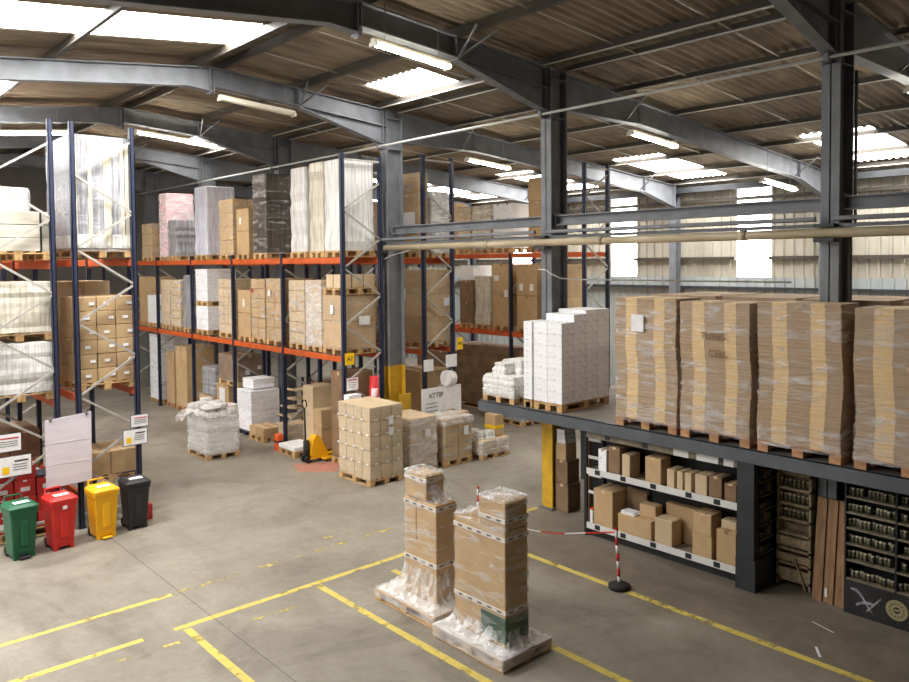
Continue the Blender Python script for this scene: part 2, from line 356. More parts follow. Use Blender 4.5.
struct('trim_ridge', MB().prism([(XA - .25, zs(XA - .25) + .03), (XA, zs(XA) + .03), (XA + .25, zs(XA + .25) + .03), (XA + .25, zs(XA + .25) + .05), (XA, zs(XA) + .06), (XA - .25, zs(XA - .25) + .05)], 'y', YE0, YE1), 'roof_sheet')
# right wall: grey low cladding, cream ribbed cladding above, four translucent lights
wins = [(5.95, 7.1), (10.98, 12.08), (15.82, 16.9), (20.7, 21.8)]
ZW = 3.96
def ribbed(b, y0, y1, z0, z1, x, pitch=.31, d=.035, mi=0):
    n = max(1, int(round((y1 - y0) / pitch))); p = (y1 - y0) / n; prof = []
    for k in range(n):
        a = y0 + k * p; prof += [(x, a), (x, a + p * .62), (x - d, a + p * .7), (x - d, a + p * .92)]
    prof.append((x, y1)); o = len(b.v)
    for u, w in prof: b.v += [(u, w, z0), (u, w, z1)]
    for k in range(len(prof) - 1): b.face([o + 2 * k, o + 2 * k + 1, o + 2 * k + 3, o + 2 * k + 2], mi)
b = MB(); b.box(XR + .02, XR + .2, YE0, YE1, 0, ZW); ribbed(b, YE0, YE1, .02, ZW, XR - .04, .3)
struct('wall_right', b, 'clad_grey')
b = MB(); y = YE0
for w0, w1 in wins + [(YE1, YE1)]:
    ribbed(b, y, w0, ZW, 7.13, XR - .01); y = w1
struct('wall_right_upper', b, 'clad_cream')
for k, (w0, w1) in enumerate(wins):
    w = MB(); ribbed(w, w0, w1, ZW, 6.7, XR - .01, .18, .02); struct('window_%d' % (k + 1), w, 'window_light')
b = MB()
for w0, w1 in wins: b.box(XR - .02, XR + .04, w0, w1, 6.7, 7.13)
struct('trim_eaves', b, 'clad_cream')
struct('trim_wall_rail', MB().box(22.55, 22.74, YE0, YE1, 3.58, 3.66), 'steel_dark')
struct('trim_eaves_beam', MB().box(22.3, 22.5, YE0, YE1, 6.68, 6.86), 'steel_dark')
b = MB(); b2 = MB(); y = YE0
for w0, w1 in wins + [(YE1, YE1)]: b.box(22.6, 22.74, y, w0, 4.5, 4.6); y = w1
struct('trim_wall_girt', b, 'purlin_steel')
struct('trim_wall_girt_high', MB().box(22.6, 22.74, YE0, YE1, 6.35, 6.45), 'purlin_steel')
b = MB(); b.box(XL - .2, XL, YE0, YE1, 0, 2.6); b.box(XL - .2, XL, YE0, YE1, 5.9, 6.9); y = YE0; k = 0
for w0, w1 in ((10.2, 13.4), (15.2, 18.4), (20., 23.2), (24.8, 28.)):
    b.box(XL - .2, XL, y, w0, 2.6, 5.9); y = w1; k += 1; w = MB(); ribbed(w, w0, w1, 2.6, 5.9, XL - .02, .18, .02); struct('window_%d' % (k + 30), w, 'window_left')  # unseen windows, added to light goods from the left
b.box(XL - .2, XL, y, YE1, 2.6, 5.9); struct('wall_left', b, 'wall_block')
for nm, b in (('wall_back', MB().prism([(XL, 0), (XR, 0), (XR, zs(XR)), (XA, zs(XA)), (XL, zs(XL))], 'y', YE1, YE1 + .2)), ('wall_front', MB().prism([(XL, 0), (XR, 0), (XR, zs(XR)), (XA, zs(XA)), (XL, zs(XL))], 'y', YE0 - .2, YE0))):
    struct(nm, b, 'wall_block')
# portal frames
XC0, XC1 = 10.5, 10.95
def ibeam_poly(b, top, bot, y, fw=.2, ft=.02, wt=.016):
    """rafter in the x-z plane: web between two polylines and flanges along them"""
    poly = top + bot[::-1]
    b.prism(poly, 'y', y - wt / 2, y + wt / 2)
    for line, s in ((top, -1), (bot, 1)):
        for p, q in zip(line, line[1:]): b.prism([p, q, (q[0], q[1] + s * ft), (p[0], p[1] + s * ft)], 'y', y - fw / 2, y + fw / 2)
def stiff(b, x, y, z0, z1, fw=.2): b.box(x - .008, x + .008, y - fw / 2 + .01, y + fw / 2 - .01, z0, z1)
dark = 'steel_grey'
for i, y in enumerate(YF):
    b = MB()   # column
    zc = zt(10.5)
    b.box(XC0, XC0 + .022, y - .12, y + .12, 0, zc); b.box(XC1 - .022, XC1, y - .12, y + .12, 0, zc); b.box(XC0, XC1, y - .009, y + .009, 0, zc)
    for z in (7.06, 7.75): b.box(XC0, XC1, y - .11, y + .11, z, z + .02)
    b.box(XC0 - .06, XC1 + .06, y - .16, y + .16, 0, .03)
    c = struct('column', b, dark)
    if i in (2, 3):
        h = 2.15
        b = MB(); b.box(XC0 - .004, XC0 + .026, y - .124, y + .124, .03, h); b.box(XC0 + .02, XC1 - .02, y - .013, y + .013, .03, h); b.box(XC1 - .026, XC1 + .004, y - .124, y + .124, .03, h)
        struct('yellow_guard_paint', b, 'yellow_paint', c)
    # nave rafter with its haunch
    b = MB()
    ibeam_poly(b, [(XA, zt(XA)), (XC0, zt(XC0))], [(XA, zt(XA) - .36), (8.3, zt(8.3) - .36), (XC0, zt(XC0) - .38)], y)
    b.prism([(8.3, zt(8.3) - .36), (XC0, zt(XC0) - .38), (XC0, 7.18)], 'y', y - .008, y + .008); b.prism([(8.3, zt(8.3) - .36), (XC0, 7.18), (XC0, 7.16), (8.3, zt(8.3) - .38)], 'y', y - .09, y + .09)
    stiff(b, XA + .03, y, zt(XA) - .5, zt(XA) - .02); stiff(b, 10.44, y, 7.2, zt(10.4) - .02); stiff(b, 8.3, y, zt(8.3) - .36, zt(8.3) - .02)
    for k in (8.1, 8.55): b.bar((8.33, y - .09, zt(8.3) - .34), (8.33 + (k - 8.33), y - .75, zt(8.33) - .02), .03, .03)
    struct('rafter_nave', b, dark)
    b = MB()
    ibeam_poly(b, [(XL, zt(XL)), (XA, zt(XA))], [(XL, zt(XL) - .36), (XA - .5, zt(XA - .5) - .36), (XA, zt(XA) - .46)], y); stiff(b, XA - .03, y, zt(XA) - .5, zt(XA) - .02)
    struct('rafter_left', b, dark)
    b = MB()
    ibeam_poly(b, [(XC1, zt(XC1)), (XR - .1, zt(XR))], [(XC1, 7.25), (13.3, zt(13.3) - .46), (20.6, zt(20.6) - .46), (22.4, zt(22.4) - .75)], y); stiff(b, 13.3, y, zt(13.3) - .46, zt(13.3) - .02); stiff(b, 20.6, y, zt(20.6) - .46, zt(20.6) - .02)
    for xk in (12.9, 20.4):
        for k in (-.7, .7): b.bar((xk, y, zt(xk) - .44), (xk + k * .3, y + k, zt(xk) - .02), .03, .03)
    struct('rafter_aisle', b, dark)
    b = MB(); b.box(22.25, 22.27, y - .12, y + .12, 0, zt(22.25)); b.box(22.53, 22.55, y - .12, y + .12, 0, zt(22.53)); b.box(22.27, 22.53, y - .008, y + .008, 0, zt(22.5))
    struct('column_wall', b, dark)
# purlins run from gable to gable
for x in (-5.4, -3.2, -.6, 1.6, 3.7, 6.2, 6.66, 8.4, 10.42, 10.95, 12.6, 14.7, 16.8, 18.6, 20.6, 22.3):
    b = MB(); z0, z1 = zt(x), zs(x) - .022
    b.box(x - .004, x + .004, YE0, YE1, z0, z1); b.box(x - .06, x, YE0, YE1, z0, z0 + .006); b.box(x, x + .06, YE0, YE1, z1 - .006, z1); b.box(x - .064, x - .056, YE0, YE1, z0 - .002, z0 + .022, 1)
    struct('purlin', b, ['purlin_steel', 'rod_steel' if x > 10 else 'purlin_steel'])  # lower lips of the right bay made pale for caught window light
# sag rods between purlins, two to a bay
xs = [6.66, 8.4, 10.42, 12.6, 14.7, 16.8, 18.6]
for y0, y1 in zip(YF, YF[1:]):
    for y in (y0 + 1.65, y0 + 3.36):
        b = MB()
        for p, q in zip(xs, xs[1:]): b.tube([(p + .03, y, zt(p) + .06), (q - .1, y, zt(q) + .06)], .012, 6)
        struct('sag_rod', b, 'rod_steel')
# longitudinal beams and pipes along the column row
for y0, y1 in zip(YF[:-1], YF[1:4]):
    b = MB(); a, c = y0 + .13, y1 - .13
    b.box(10.62, 10.8, a, c, 5.31, 5.33); b.box(10.62, 10.8, a, c, 5.15, 5.17); b.box(10.703, 10.717, a, c, 5.17, 5.31)
    for e in (a, c - .012): b.box(10.6, 10.82, e, e + .012, 5.1, 5.36)
    struct('tie_beam', b, dark)
    b = MB(); b.box(10.3, 10.34, a - .02, c + .02, 4.995, 5.055); b.box(10.3, 10.39, a - .02, c + .02, 4.995, 5.003)
    b.box(10.43, 10.48, a - .01, c + .01, 4.915, 4.965); struct('trim_cable_rail', b, 'steel_grey')
p = obj('pipe', MB().tube([(10.36, -5.4, 4.84), (10.36, 13.86, 4.84)], .064, 12), 'pipe_beige'); tag(p, 'thick beige pipe running level along the column row under the steel beams', 'pipe')
for y in (-2.5, 1.5, 5.4, 7.9, 10.6, 12.6):
    obj('pipe_joint', MB().tube([(10.36, y - .05, 4.84), (10.36, y + .05, 4.84)], .072, 12), 'pipe_beige', p)
for y in YF[1:4]: obj('bracket', MB().box(10.3, 10.5, y - .13, y + .13, 4.72, 4.775), 'steel_dark', p); obj('bracket', MB().box(10.3, 10.5, y - .13, y + .13, 4.92, 4.96), 'steel_dark', p)
p = obj('water_pipe', MB().tube([(10.38, -5.4, 7.12), (10.38, 33, 7.12)], .024, 10), 'pipe_white'); tag(p, 'thin pale pipe high under the roof joining the tops of the columns', 'pipe')
for y in YF: obj('pipe_clip', MB().box(10.33, 10.5, y - .03, y + .03, 7.07, 7.17), 'steel_grey', p)
p = obj('conduit', MB().tube([(10.9, 4.1, 7.0), (10.9, 4.1, 5.0), (10.86, 4.1, 4.86), (10.72, 4.1, 4.74), (10.7, 4.1, 4.5), (10.7, 4.1, 2.0)], .022, 8), 'steel_grey'); tag(p, 'grey conduit running down the side of the bare dark grey column', 'conduit')
p = obj('cable', MB().tube([(10.47, 9.38, 4.36), (10.46, 9.2, 4.35), (10.47, 9.08, 4.28), (10.6, 8.98, 4.2), (10.97, 8.9, 4.17), (11.0, 5, 4.17)], .014, 6), 'cable'); tag(p, 'pale cable bending round the column behind the white carton stack', 'cable')
p = obj('bent_cable', MB().tube([(10.44, 14.22, 4.6), (10.44, 14.0, 4.59), (10.47, 13.82, 4.66), (10.7, 13.4, 4.78)], .014, 6), 'cable'); tag(p, 'pale cable looped round the column at the end of the middle rack', 'cable')
# fluorescent battens
def batten(x0, x1, y, drop, on, label):
    xm = (x0 + x1) / 2; t = thing('batten_light', label, 'ceiling light', (xm, y, zt(xm) - drop), 0, 'fluorescent batten lights under the roof')
    h = (x1 - x0) / 2; s = .072 if xm > XA else -.114
    def bx(a, c, y0, y1, z0, z1): return MB().prism([(a, z0 - s * a), (c, z0 - s * c), (c, z1 - s * c), (a, z1 - s * a)], 'y', y0, y1)
    obj('housing', bx(-h, h, -.05, .05, .0, .05), 'lamp_body', t)
    for yy in (-.04, .04): obj('tube', MB().tube([(-h + .03, yy, -.025 - s * (-h)), (h - .03, yy, -.025 - s * h)], .024, 8), 'tube_on' if on else 'lamp_body', t)
    obj('end_cap', bx(-h, -h + .03, -.09, .09, -.06, .0), 'lamp_body', t); obj('end_cap', bx(h - .03, h, -.09, .09, -.06, .0), 'lamp_body', t)
    b = MB()
    for xx in (-h * .7, h * .7): b.tube([(xx, 0, .06 - s * xx), (xx, 0, drop - s * xx - .005)], .006, 5)
    obj('hanger', b, 'steel_grey', t)
    return t
names = ['nearest', 'second', 'third', 'fourth', 'fifth', 'sixth', 'seventh']
L_ = [(6.55, 8.0, 9.0, .58, 1, 'lit double fluorescent light beside the small roof light near the ridge'),
      (6.5, 8.1, 13.85, .58, 0, 'unlit beige fluorescent light under the roof near the ridge'),
      (6.65, 8.5, 18.7, .55, 1, 'lit fluorescent light above the far end of the middle rack'),
      (12.75, 14.35, 9.0, .72, 1, 'lit fluorescent light over the deck, between two rafters of the right bay'),
      (18.2, 19.95, 9.0, .85, 1, 'lit fluorescent light high near the right wall beside the tall window'),
      (12.85, 14.35, 13.85, .72, 1, 'lit fluorescent light in front of the far right rack tops'),
      (12.75, 14.35, 4.05, .72, 1, 'lit fluorescent light at the right edge of the photo'),
      (3.6, 5.2, 18.7, .6, 1, 'lit fluorescent light over the left rack beyond the ridge'),
      (6.55, 8.2, 23.6, .58, 1, 'lit fluorescent light farthest down the middle aisle'),
      (12.8, 14.4, 18.7, .72, 1, 'lit fluorescent light above the far boxes of the right rack'),
      (12.75, 14.35, -.8, .72, 1, 'lit fluorescent light above the near end of the deck')]
for a in L_: batten(*a)
# ================================================================== pallets, cartons, loads
CACHE = {}
def cached(key, fn):
    if key not in CACHE: CACHE[key] = fn()
    return CACHE[key]
def rd(*a): return tuple(round(v, 3) for v in a)
def pallet_parts(parent, lx, ly, mt='wood_pallet', detail=True, name='pallet', along=None, runners=True):
    """deck boards, nine blocks and three runners; local origin at the middle of the underside"""
    along = along or ('x' if lx >= ly else 'y'); a, c = (lx, ly) if along == 'x' else (ly, lx)     # a runs with the runners
    def P(b, u0, u1, v0, v1, z0, z1): b.box(*((u0, u1, v0, v1) if along == 'x' else (v0, v1, u0, u1)), z0, z1, 0, .003)
    key = rd(lx, ly) + (mt, along)
    def deck():
        b = MB(); w = [.145, .1, .145, .1, .145]; gap = (c - sum(w)) / 4; v = -c / 2
        for k in w: P(b, -a / 2, a / 2, v, v + k, .122, .144); v += k + gap
        for u in (-a / 2, -.0725, a / 2 - .145): P(b, u, u + .145, -c / 2, c / 2, .1, .122)
        if not detail:
            for u in (-a / 2, -.07, a / 2 - .14):
                for v in (-c / 2, -.06, c / 2 - .12): P(b, u, u + .14, v, v + .12, .02, .1)
            for v in (-c / 2, -.06, c / 2 - .12): P(b, -a / 2, a / 2, v, v + .12, 0, .02)
        return b.data('pallet', mt)
    d = link(name, cached(('deck', detail) + key, deck), parent)
    if detail:
        def blk():
            b = MB(); P(b, -.0725, .0725, -.06, .06, .022 if runners else 0, .1); return b.data('block', mt)
        def run():
            b = MB(); P(b, -a / 2, a / 2, -.055, .055, 0, .022); return b.data('runner', mt)
        B = cached(('block', runners) + key, blk); Rn = cached(('runner',) + key, run)
        for v in (-c / 2 + .06, 0, c / 2 - .06):
            if runners: link('runner', Rn, d, (0, v, 0) if along == 'x' else (v, 0, 0))
            for u in (-a / 2 + .0725, 0, a / 2 - .0725): link('block', B, d, (u, v, 0) if along == 'x' else (v, u, 0))
    return d
def carton_data(dx, dy, dz, mt='cardboard', tp='tape'):
    def f():
        b = MB(); b.box(-dx / 2, dx / 2, -dy / 2, dy / 2, 0, dz, 0, min(.003 if mt == 'white_carton' else .008, dx * .03)); e = .0012
        if tp:
            w = .03
            if dx >= dy:
                b.box(-dx / 2 - e, dx / 2 + e, -w, w, dz - .09 * dz, dz + e, 1)
            else: b.box(-w, w, -dy / 2 - e, dy / 2 + e, dz - .09 * dz, dz + e, 1)
        return b.data('carton', [mt, tp or mt])
    return cached(('carton', mt, tp) + rd(dx, dy, dz), f)
def shell(lx, ly, h, z0=0., grow=.012, levels=9, jit=.012, rad=.05, seed=0, top=True, taper=0., lean=(0, 0)):
    r = random.Random(seed); secs = []
    for k in range(levels + 1):
        t = k / levels; g = grow + r.uniform(-jit, jit) * (0 if k == 0 else 1) - taper * t
        secs.append((z0 + h * t, lean[0] * t * t, lean[1] * math.sin(t * 3.1), lx / 2 + g, ly / 2 + g + r.uniform(-jit, jit) * .5, rad))
    z, cx, cy, hx, hy, rr = secs[-1]; secs += [(z + .012, cx, cy, hx - .02, hy - .02, rr)]
    b = MB(); b.loft(secs, 3, 0, cap=False)
    if top:
        o = len(b.v) - 12; c = len(b.v); b.v.append((cx, cy, z + .012 + r.uniform(0, .02)))
        for k in range(12): b.face([o + k, o + (k + 1) % 12, c])
    return b
SEED = [100]
def nseed(): SEED[0] += 1; return SEED[0]
def load(label, x, y, z, lx, ly, h, kind='cartons', n=(2, 2, 3), mt='cardboard', tp='tape', fm=None, cat='pallet load', group=None, pal=True, detail=False, name='pallet_load', pm='wood_pallet', over=.0, rz=0, stick=(), noise=.004, along=None, taper=0., runners=True):
    """a load that travels as one: pallet, what stands on it, its film. x, y = smallest corner"""
    t = thing(name, label, cat, (x + lx / 2, y + ly / 2, z), rz, group); z0 = 0.
    if pal: pallet_parts(t, lx, ly, pm, detail, along=along, runners=runners); z0 = .144
    cx, cy = lx - over * 2, ly - over * 2
    if kind == 'cartons':
        nx, ny, nz = n; dx, dy, dz = cx / nx, cy / ny, h / nz; gp = .004 if mt == 'white_carton' else .012; D = carton_data(dx - gp, dy - gp, dz - gp / 2, mt, tp)
        for k in range(nz):
            for i in range(nx):
                for j in range(ny):
                    if 0 < i < nx - 1 and 0 < j < ny - 1 and k < nz - 1: continue
                    link('carton', D, t, (-cx / 2 + dx * (i + .5) + R.uniform(-noise, noise), -cy / 2 + dy * (j + .5) + R.uniform(-noise, noise), z0 + dz * k + .001))
    elif kind == 'wrap':
        obj('wrapped_goods', shell(cx, cy, h, z0, 0, 10, .014, .06, nseed(), taper=taper), mt, t)
    elif kind == 'bundles':
        fr = kw_bundle(t, cx, cy, h, z0, n)
    if fm: obj('stretch_film', shell(cx, cy, h + .01, z0 - .04, .01, 10, .008, .035, nseed(), taper=taper), fm, t)
    for side, u, v, w, hh, m_ in stick:      # paper labels: W faces -x, S faces -y ; u along the face, v up
        b = MB(); e = .03 if fm or kind == 'wrap' else .006
        if side == 'W': b.box(-cx / 2 - e, -cx / 2 - e + .003, u - w / 2, u + w / 2, v - hh / 2, v + hh / 2)
        else: b.box(u - w / 2, u + w / 2, -cy / 2 - e, -cy / 2 - e + .003, v - hh / 2, v + hh / 2)
        q = obj('paper_label', b, m_, t)
    return t
def kw_bundle(t, cx, cy, h, z0, n):
    """flat folded cartons in tied bundles: columns along y, light and dark by turns, every layer a little out of line"""
    cols, nz = n; tot = sum(w for w, _ in cols); L_ = int(h / .048); ph = R.uniform(0, 6); off = []
    for k in range(L_): off.append((R.uniform(-.005, .005) + .012 * math.sin(ph + k * .35), .016 * math.sin(ph + k * .16) + R.uniform(-.003, .003)))
    y = -cy / 2
    for w, lt in cols:
        wy = cy * w / tot; b = MB(); r = []
        for k in range(L_):
            ox, oy = off[k]; ox += R.uniform(-.003, .003)
            for z, g in ((h * k / L_, .002), (h * (k + .5) / L_, 0), (h * (k + 1) / L_, .002)):
                o = len(b.v); r.append(o); b.v += [(-cx / 2 + ox + g, y + oy + .001, z0 + z), (cx / 2 + ox - g, y + oy + .001, z0 + z), (cx / 2 + ox - g, y + oy + wy - .001, z0 + z), (-cx / 2 + ox + g, y + oy + wy - .001, z0 + z)]
        for a, c in zip(r, r[1:]):
            for q in range(4): b.face([a + q, a + (q + 1) % 4, c + (q + 1) % 4, c + q])
        b.face([r[0] + q for q in range(4)][::-1]); b.face([r[-1] + q for q in range(4)])
        obj('carton_column', b, 'bundle_light' if lt else 'bundle_dark', t); y += wy
# ================================================================== pallet racks
def rack(label, x0, x1, ys, tops, levels, front='W', ends=(0,), bays=None, extra=None, mirror=False, z00=.55):
    t = thing('pallet_rack', label, 'pallet rack', (x0, ys[0], 0), 0); X = x1 - x0; pw = .1
    for i, (y, top) in enumerate(zip(ys, tops)):
        v = y - ys[0]; b = MB()
        for xx in (0, X - .09):
            xx += .01 if xx == 0 else .005; b.box(xx, xx + .075, v, v + .012, 0, top); b.box(xx, xx + .012, v, v + pw, 0, top); b.box(xx + .063, xx + .075, v, v + pw, 0, top); b.box(xx - .02, xx + .11, v - .01, v + pw + .01, 0, .01)
        f = obj('upright_frame', b, 'rack_blue', t)
        pts = []; zz = z00; s = 0
        while zz < top - .2: pts.append((X - .05 if s % 2 == (1 if mirror else 0) else .05, v + pw / 2 - .02, zz)); zz += .63; s += 1
        if i in ends:
            for p, q in zip(pts, pts[1:]): obj('brace', MB().bar(p, q, .035, .035), 'rack_brace', f)
            obj('brace', MB().bar((.05, v + .03, .25), (X - .05, v + .03, .25), .05, .04), 'rack_brace', f)
            if not 6.9 < top < 7: obj('brace', MB().bar((.05, v + .03, top - .12), (X - .05, v + .03, top - .12), .05, .04), 'rack_brace', f)
        else:
            b = MB()
            for p, q in zip(pts, pts[1:]): b.bar(p, q, .05, .04)
            if b.v: obj('bracing', b, 'rack_brace', f)
    for i in range(len(ys) - 1):
        for z in levels:
            a, c = ys[i] - ys[0] + pw, ys[i + 1] - ys[0]
            for xx in (.02, X - .07):
                D = cached(('beam',) + rd(c - a), lambda: MB().box(0, .05, 0, c - a, 0, .13, 0, .006).box(-.006, .056, -.004, .006, -.04, .16).box(-.006, .056, c - a - .006, c - a + .004, -.04, .16).data('beam', 'rack_orange'))
                link('beam', D, t, (xx, a, z - .13))
    return t
YM = [13.95, 16.55, 19.2, 21.85, 24.5, 27.1, 29.7]
rm = rack('long blue and orange rack in the middle, with a yellow bay sign', 9.27, 10.37, YM, [6.87] + [4.75] * 6, (2.47, 4.63), mirror=True, z00=.62)
def sign(parent, x, y, z, w, h, mt, face='S', name='sign', th=.006):
    b = MB()
    if face == 'S': b.box(x - w / 2, x + w / 2, y - th, y, z - h / 2, z + h / 2)
    else: b.box(x - th, x, y - w / 2, y + w / 2, z - h / 2, z + h / 2)
    return obj(name, b, mt, parent)
s = sign(rm, .14, -.02, 2.42, .24, .26, 'sign_yellow', name='bay_sign'); text('A7', .13, 'ink', s, (.15, -.028, 2.42), FACE_S)
s = sign(rm, .2, -.03, 1.87, .3, .27, 'paper', name='notice'); obj('notice_line', MB().box(.08, .32, -.039, -.037, 1.95, 1.975), 'ink_red', s)
for k in range(3): obj('notice_line', MB().box(.09, .31 - .03 * k, -.039, -.037, 1.9 - .05 * k, 1.907 - .05 * k), 'ink', s)
rn = rack('tall blue rack standing behind the middle rack and its column', 11.62, 12.62, [14.05, 16.7, 19.35, 22.0, 24.6], [7.05, 4.75, 4.75, 4.75, 4.75], (2.42, 4.6))
s = sign(rn, .1, -.03, 2.05, .3, .28, 'paper', name='notice')
s = sign(rn, 1.12, -.02, 2.5, .2, .3, 'sign_yellow', name='bay_sign'); text('A8', .11, 'ink', s, (1.12, -.03, 2.5), FACE_S)
ro = rack('farthest rack seen between the columns, near the right wall', 16.1, 17.2, [12.8, 15.5, 18.2, 20.9, 23.6], [7.1, 4.75, 4.75, 4.75, 4.75], (2.45, 4.75))
YLk = [13.95, 16.55, 19.2]
rl1 = rack('blue rack end frame behind the yellow and black bins', 3.87, 4.95, YLk, [6.93, 4.75, 4.75], (.62, 2.3, 4.62), ends=(0,), z00=.38)
rl2 = rack('leftmost blue rack frame, back to back with the one behind the bins', 2.55, 3.63, YLk + [21.85], [6.93, 4.75, 4.75, 4.75], (2.25, 4.58), ends=(0,), mirror=True, z00=.88)
rb = rack('dark rack across the far end beyond the middle aisle', 2.4, 3.4, [23.0, 25.6, 28.2, 30.8], [4.75] * 4, (2.3, 4.6))
# notices hung on the left rack ends
def notice(parent, x, z, w, h, top, icon):
    s = sign(parent, x, -.03, z, w, h, 'grey_tray', name='notice_frame'); obj('sheet', MB().box(x - w / 2 + .012, x + w / 2 - .012, -.039, -.036, z - h / 2 + .012, z + h / 2 - .012), 'paper', s)
    if icon: obj('pictogram', MB().box(x - w * .36, x - w * .16, -.042, -.039, z - h * .34, z), 'sign_yellow', s)
    obj('heading', MB().box(x - w * (.0 if icon else .3), x + w * .4, -.042, -.039, z + h * .2, z + h * .27), 'ink' if icon else 'ink_red', s)
    for k in range(3): obj('print_line', MB().box(x - w * (.05 if icon else .3), x + w * .36, -.042, -.039, z + h * (.05 - .12 * k), z + h * (.08 - .12 * k)), 'grey_tray', s)
notice(rl1, 1.03, 1.73, .32, .23, 0, False); notice(rl1, .95, 1.45, .43, .29, 0, True)
notice(rl2, .27, 1.67, .4, .3, 0, False); notice(rl2, .36, 1.28, .5, .34, 0, True)
t = obj('poster_board', MB().prism([(-.365, 0), (.34, .02), (.36, 1.19), (-.36, 1.13)], 'y', -.02, 0), 'board_white', None, (3.71, 13.85, .83)); tag(t, 'large blank white board hung on the rack behind the red bin', 'board')
obj('clip', MB().box(-.3, -.26, -.03, .06, 1.1, 1.16), 'steel_grey', t); obj('clip', MB().box(.26, .3, -.03, .06, 1.14, 1.2), 'steel_grey', t)
obj('sheet_fold', MB().box(-.34, .33, -.024, -.02, .74, .743).box(-.34, .33, -.024, -.02, .38, .383), 'paper', t)
# ------------------------------------------------------------------ loads of the middle rack
UP, LO = 4.64, 2.48
G2, G1 = None, None
up = 'on the middle rack\'s upper beams'; lo = 'on the middle rack\'s lower beams'
x = 9.38; D = .88
load('tall milky white wrapped load ' + up + ' at its near end', x, 14.1, UP, D, .72, 1.99, 'wrap', mt='white_wrap')
load('white wrapped load ' + up + ', second from the near end', x, 14.86, UP, D, .6, 2.0, 'wrap', mt='cream_wrap')
load('slim white wrapped load ' + up + ', third from the near end', x, 15.6, UP, D, .72, 1.96, 'wrap', mt='white_wrap')
load('dark brown load in shiny film ' + up, x, 17.5, UP, D, .7, 1.98, 'wrap', mt='dark_wrap', fm='film_clear')
load('shorter of two brown carton loads ' + up, x, 18.44, UP, D, .7, 1.18, n=(2, 1, 2), stick=(('W', .1, 1., .1, .18, 'paper'),))
load('taller of two brown carton loads ' + up, x, 19.33, UP, D, .84, 1.48, n=(2, 2, 4), fm='film_clear')
load('very tall violet-white wrapped load ' + up + ' beside brown cartons', x, 20.96, UP, D, .84, 1.94, 'wrap', mt='violet_wrap')
load('short grey load ' + up + ' before the pink goods', x, 23.19, UP, D, .6, 1.08, 'wrap', mt='grey_wrap')
load('tall load of pink goods in white film ' + up, x, 23.85, UP, D, .62, 1.95, 'wrap', mt='pink_goods', fm='film_milky')
load('farthest brown carton load ' + up, x, 25.15, UP, D, .86, 1.08, n=(2, 2, 3), fm='film_clear')
load('brown carton load topped with a pallet ' + lo, x, 14.1, LO, D, .84, 1.18, n=(1, 1, 2), fm='film_light', stick=(('W', .0, 1., .12, .2, 'paper'), ('S', .1, .75, .3, .2, 'paper')))
t = thing('pallet', 'pallet on top of the brown load at the middle rack\'s near end', 'pallet', (x + D / 2, 14.48, LO + 1.33)); pallet_parts(t, D, .84, detail=False, name='deck')
for k, (a, c) in enumerate(((-.3, -.15), (.02, -.15), (.33, -.15), (-.3, .15))):
    o = link('carton', carton_data(.29, .27, .3, 'cardboard_light'), None, (x + D / 2 + a, 14.48 + c, LO + 1.476)); tag(o, 'small pale carton on the pallet atop the near-end load, lower beams', 'carton', 'small cartons on the top pallet')
load('glossy wrapped carton load ' + lo + ', second from the near end', x, 15.0, LO, D, .68, 1.5, n=(2, 2, 6), mt='cardboard_light', fm='film_milky')
load('wrapped pale carton load ' + lo + ', third from the near end', x, 15.73, LO, D, .72, 1.49, n=(2, 2, 6), mt='cardboard_light', fm='film_clear')
load('wrapped brown carton load ' + lo + ', fourth from the near end', x, 16.72, LO, D, .86, 1.52, n=(2, 2, 5), fm='film_clear', stick=(('W', .2, 1.3, .12, .16, 'paper'),))
load('carton load with a small red mark ' + lo, x, 17.64, LO, D, .74, 1.5, n=(2, 2, 6), fm='film_clear', stick=(('W', .25, 1.35, .1, .1, 'ink_red'),))
load('lower brown carton load ' + lo + ', sixth from near end', x, 18.42, LO, D, .72, 1.2, n=(1, 1, 2), stick=(('W', 0, 1., .1, .2, 'paper'),))
load('printed wrapped carton load ' + lo + ', seventh from the near end', x, 19.4, LO, D, .9, 1.48, n=(2, 3, 6), fm='film_clear', mt='cardboard_light')
load('white lower half of a two-pallet load ' + lo, x, 21.0, LO, D, .8, .68, n=(2, 2, 2), mt='white_carton', tp=None, fm='film_light')
load('white upper half of a two-pallet load, stacked over the lower beams of the middle rack', x, 21.0, LO + .83, D, .8, .92, n=(2, 2, 2), mt='white_carton', tp=None, fm='film_light')
load('narrow grey wrapped load ' + lo + ' left of the white stack', x, 22.05, LO, D, .7, 1.55, 'wrap', mt='grey_wrap')
load('carton load with dark printed stripes ' + lo, x, 22.95, LO, D, .76, 1.42, n=(2, 2, 6), mt='cardboard_light', tp='label_black', fm='film_clear')
load('pale brown carton load ' + lo + ', left of the striped one', x, 23.76, LO, D, .7, 1.42, n=(2, 2, 4), mt='cardboard_light', fm='film_light')
load('small white carton load ' + lo + ' near the far end', x, 24.9, LO, D, .72, .9, n=(2, 2, 3), mt='white_carton', tp=None)
load('brown carton load ' + lo + ' farthest from the near end', x, 25.66, LO, D, .72, 1.5, n=(2, 2, 3))
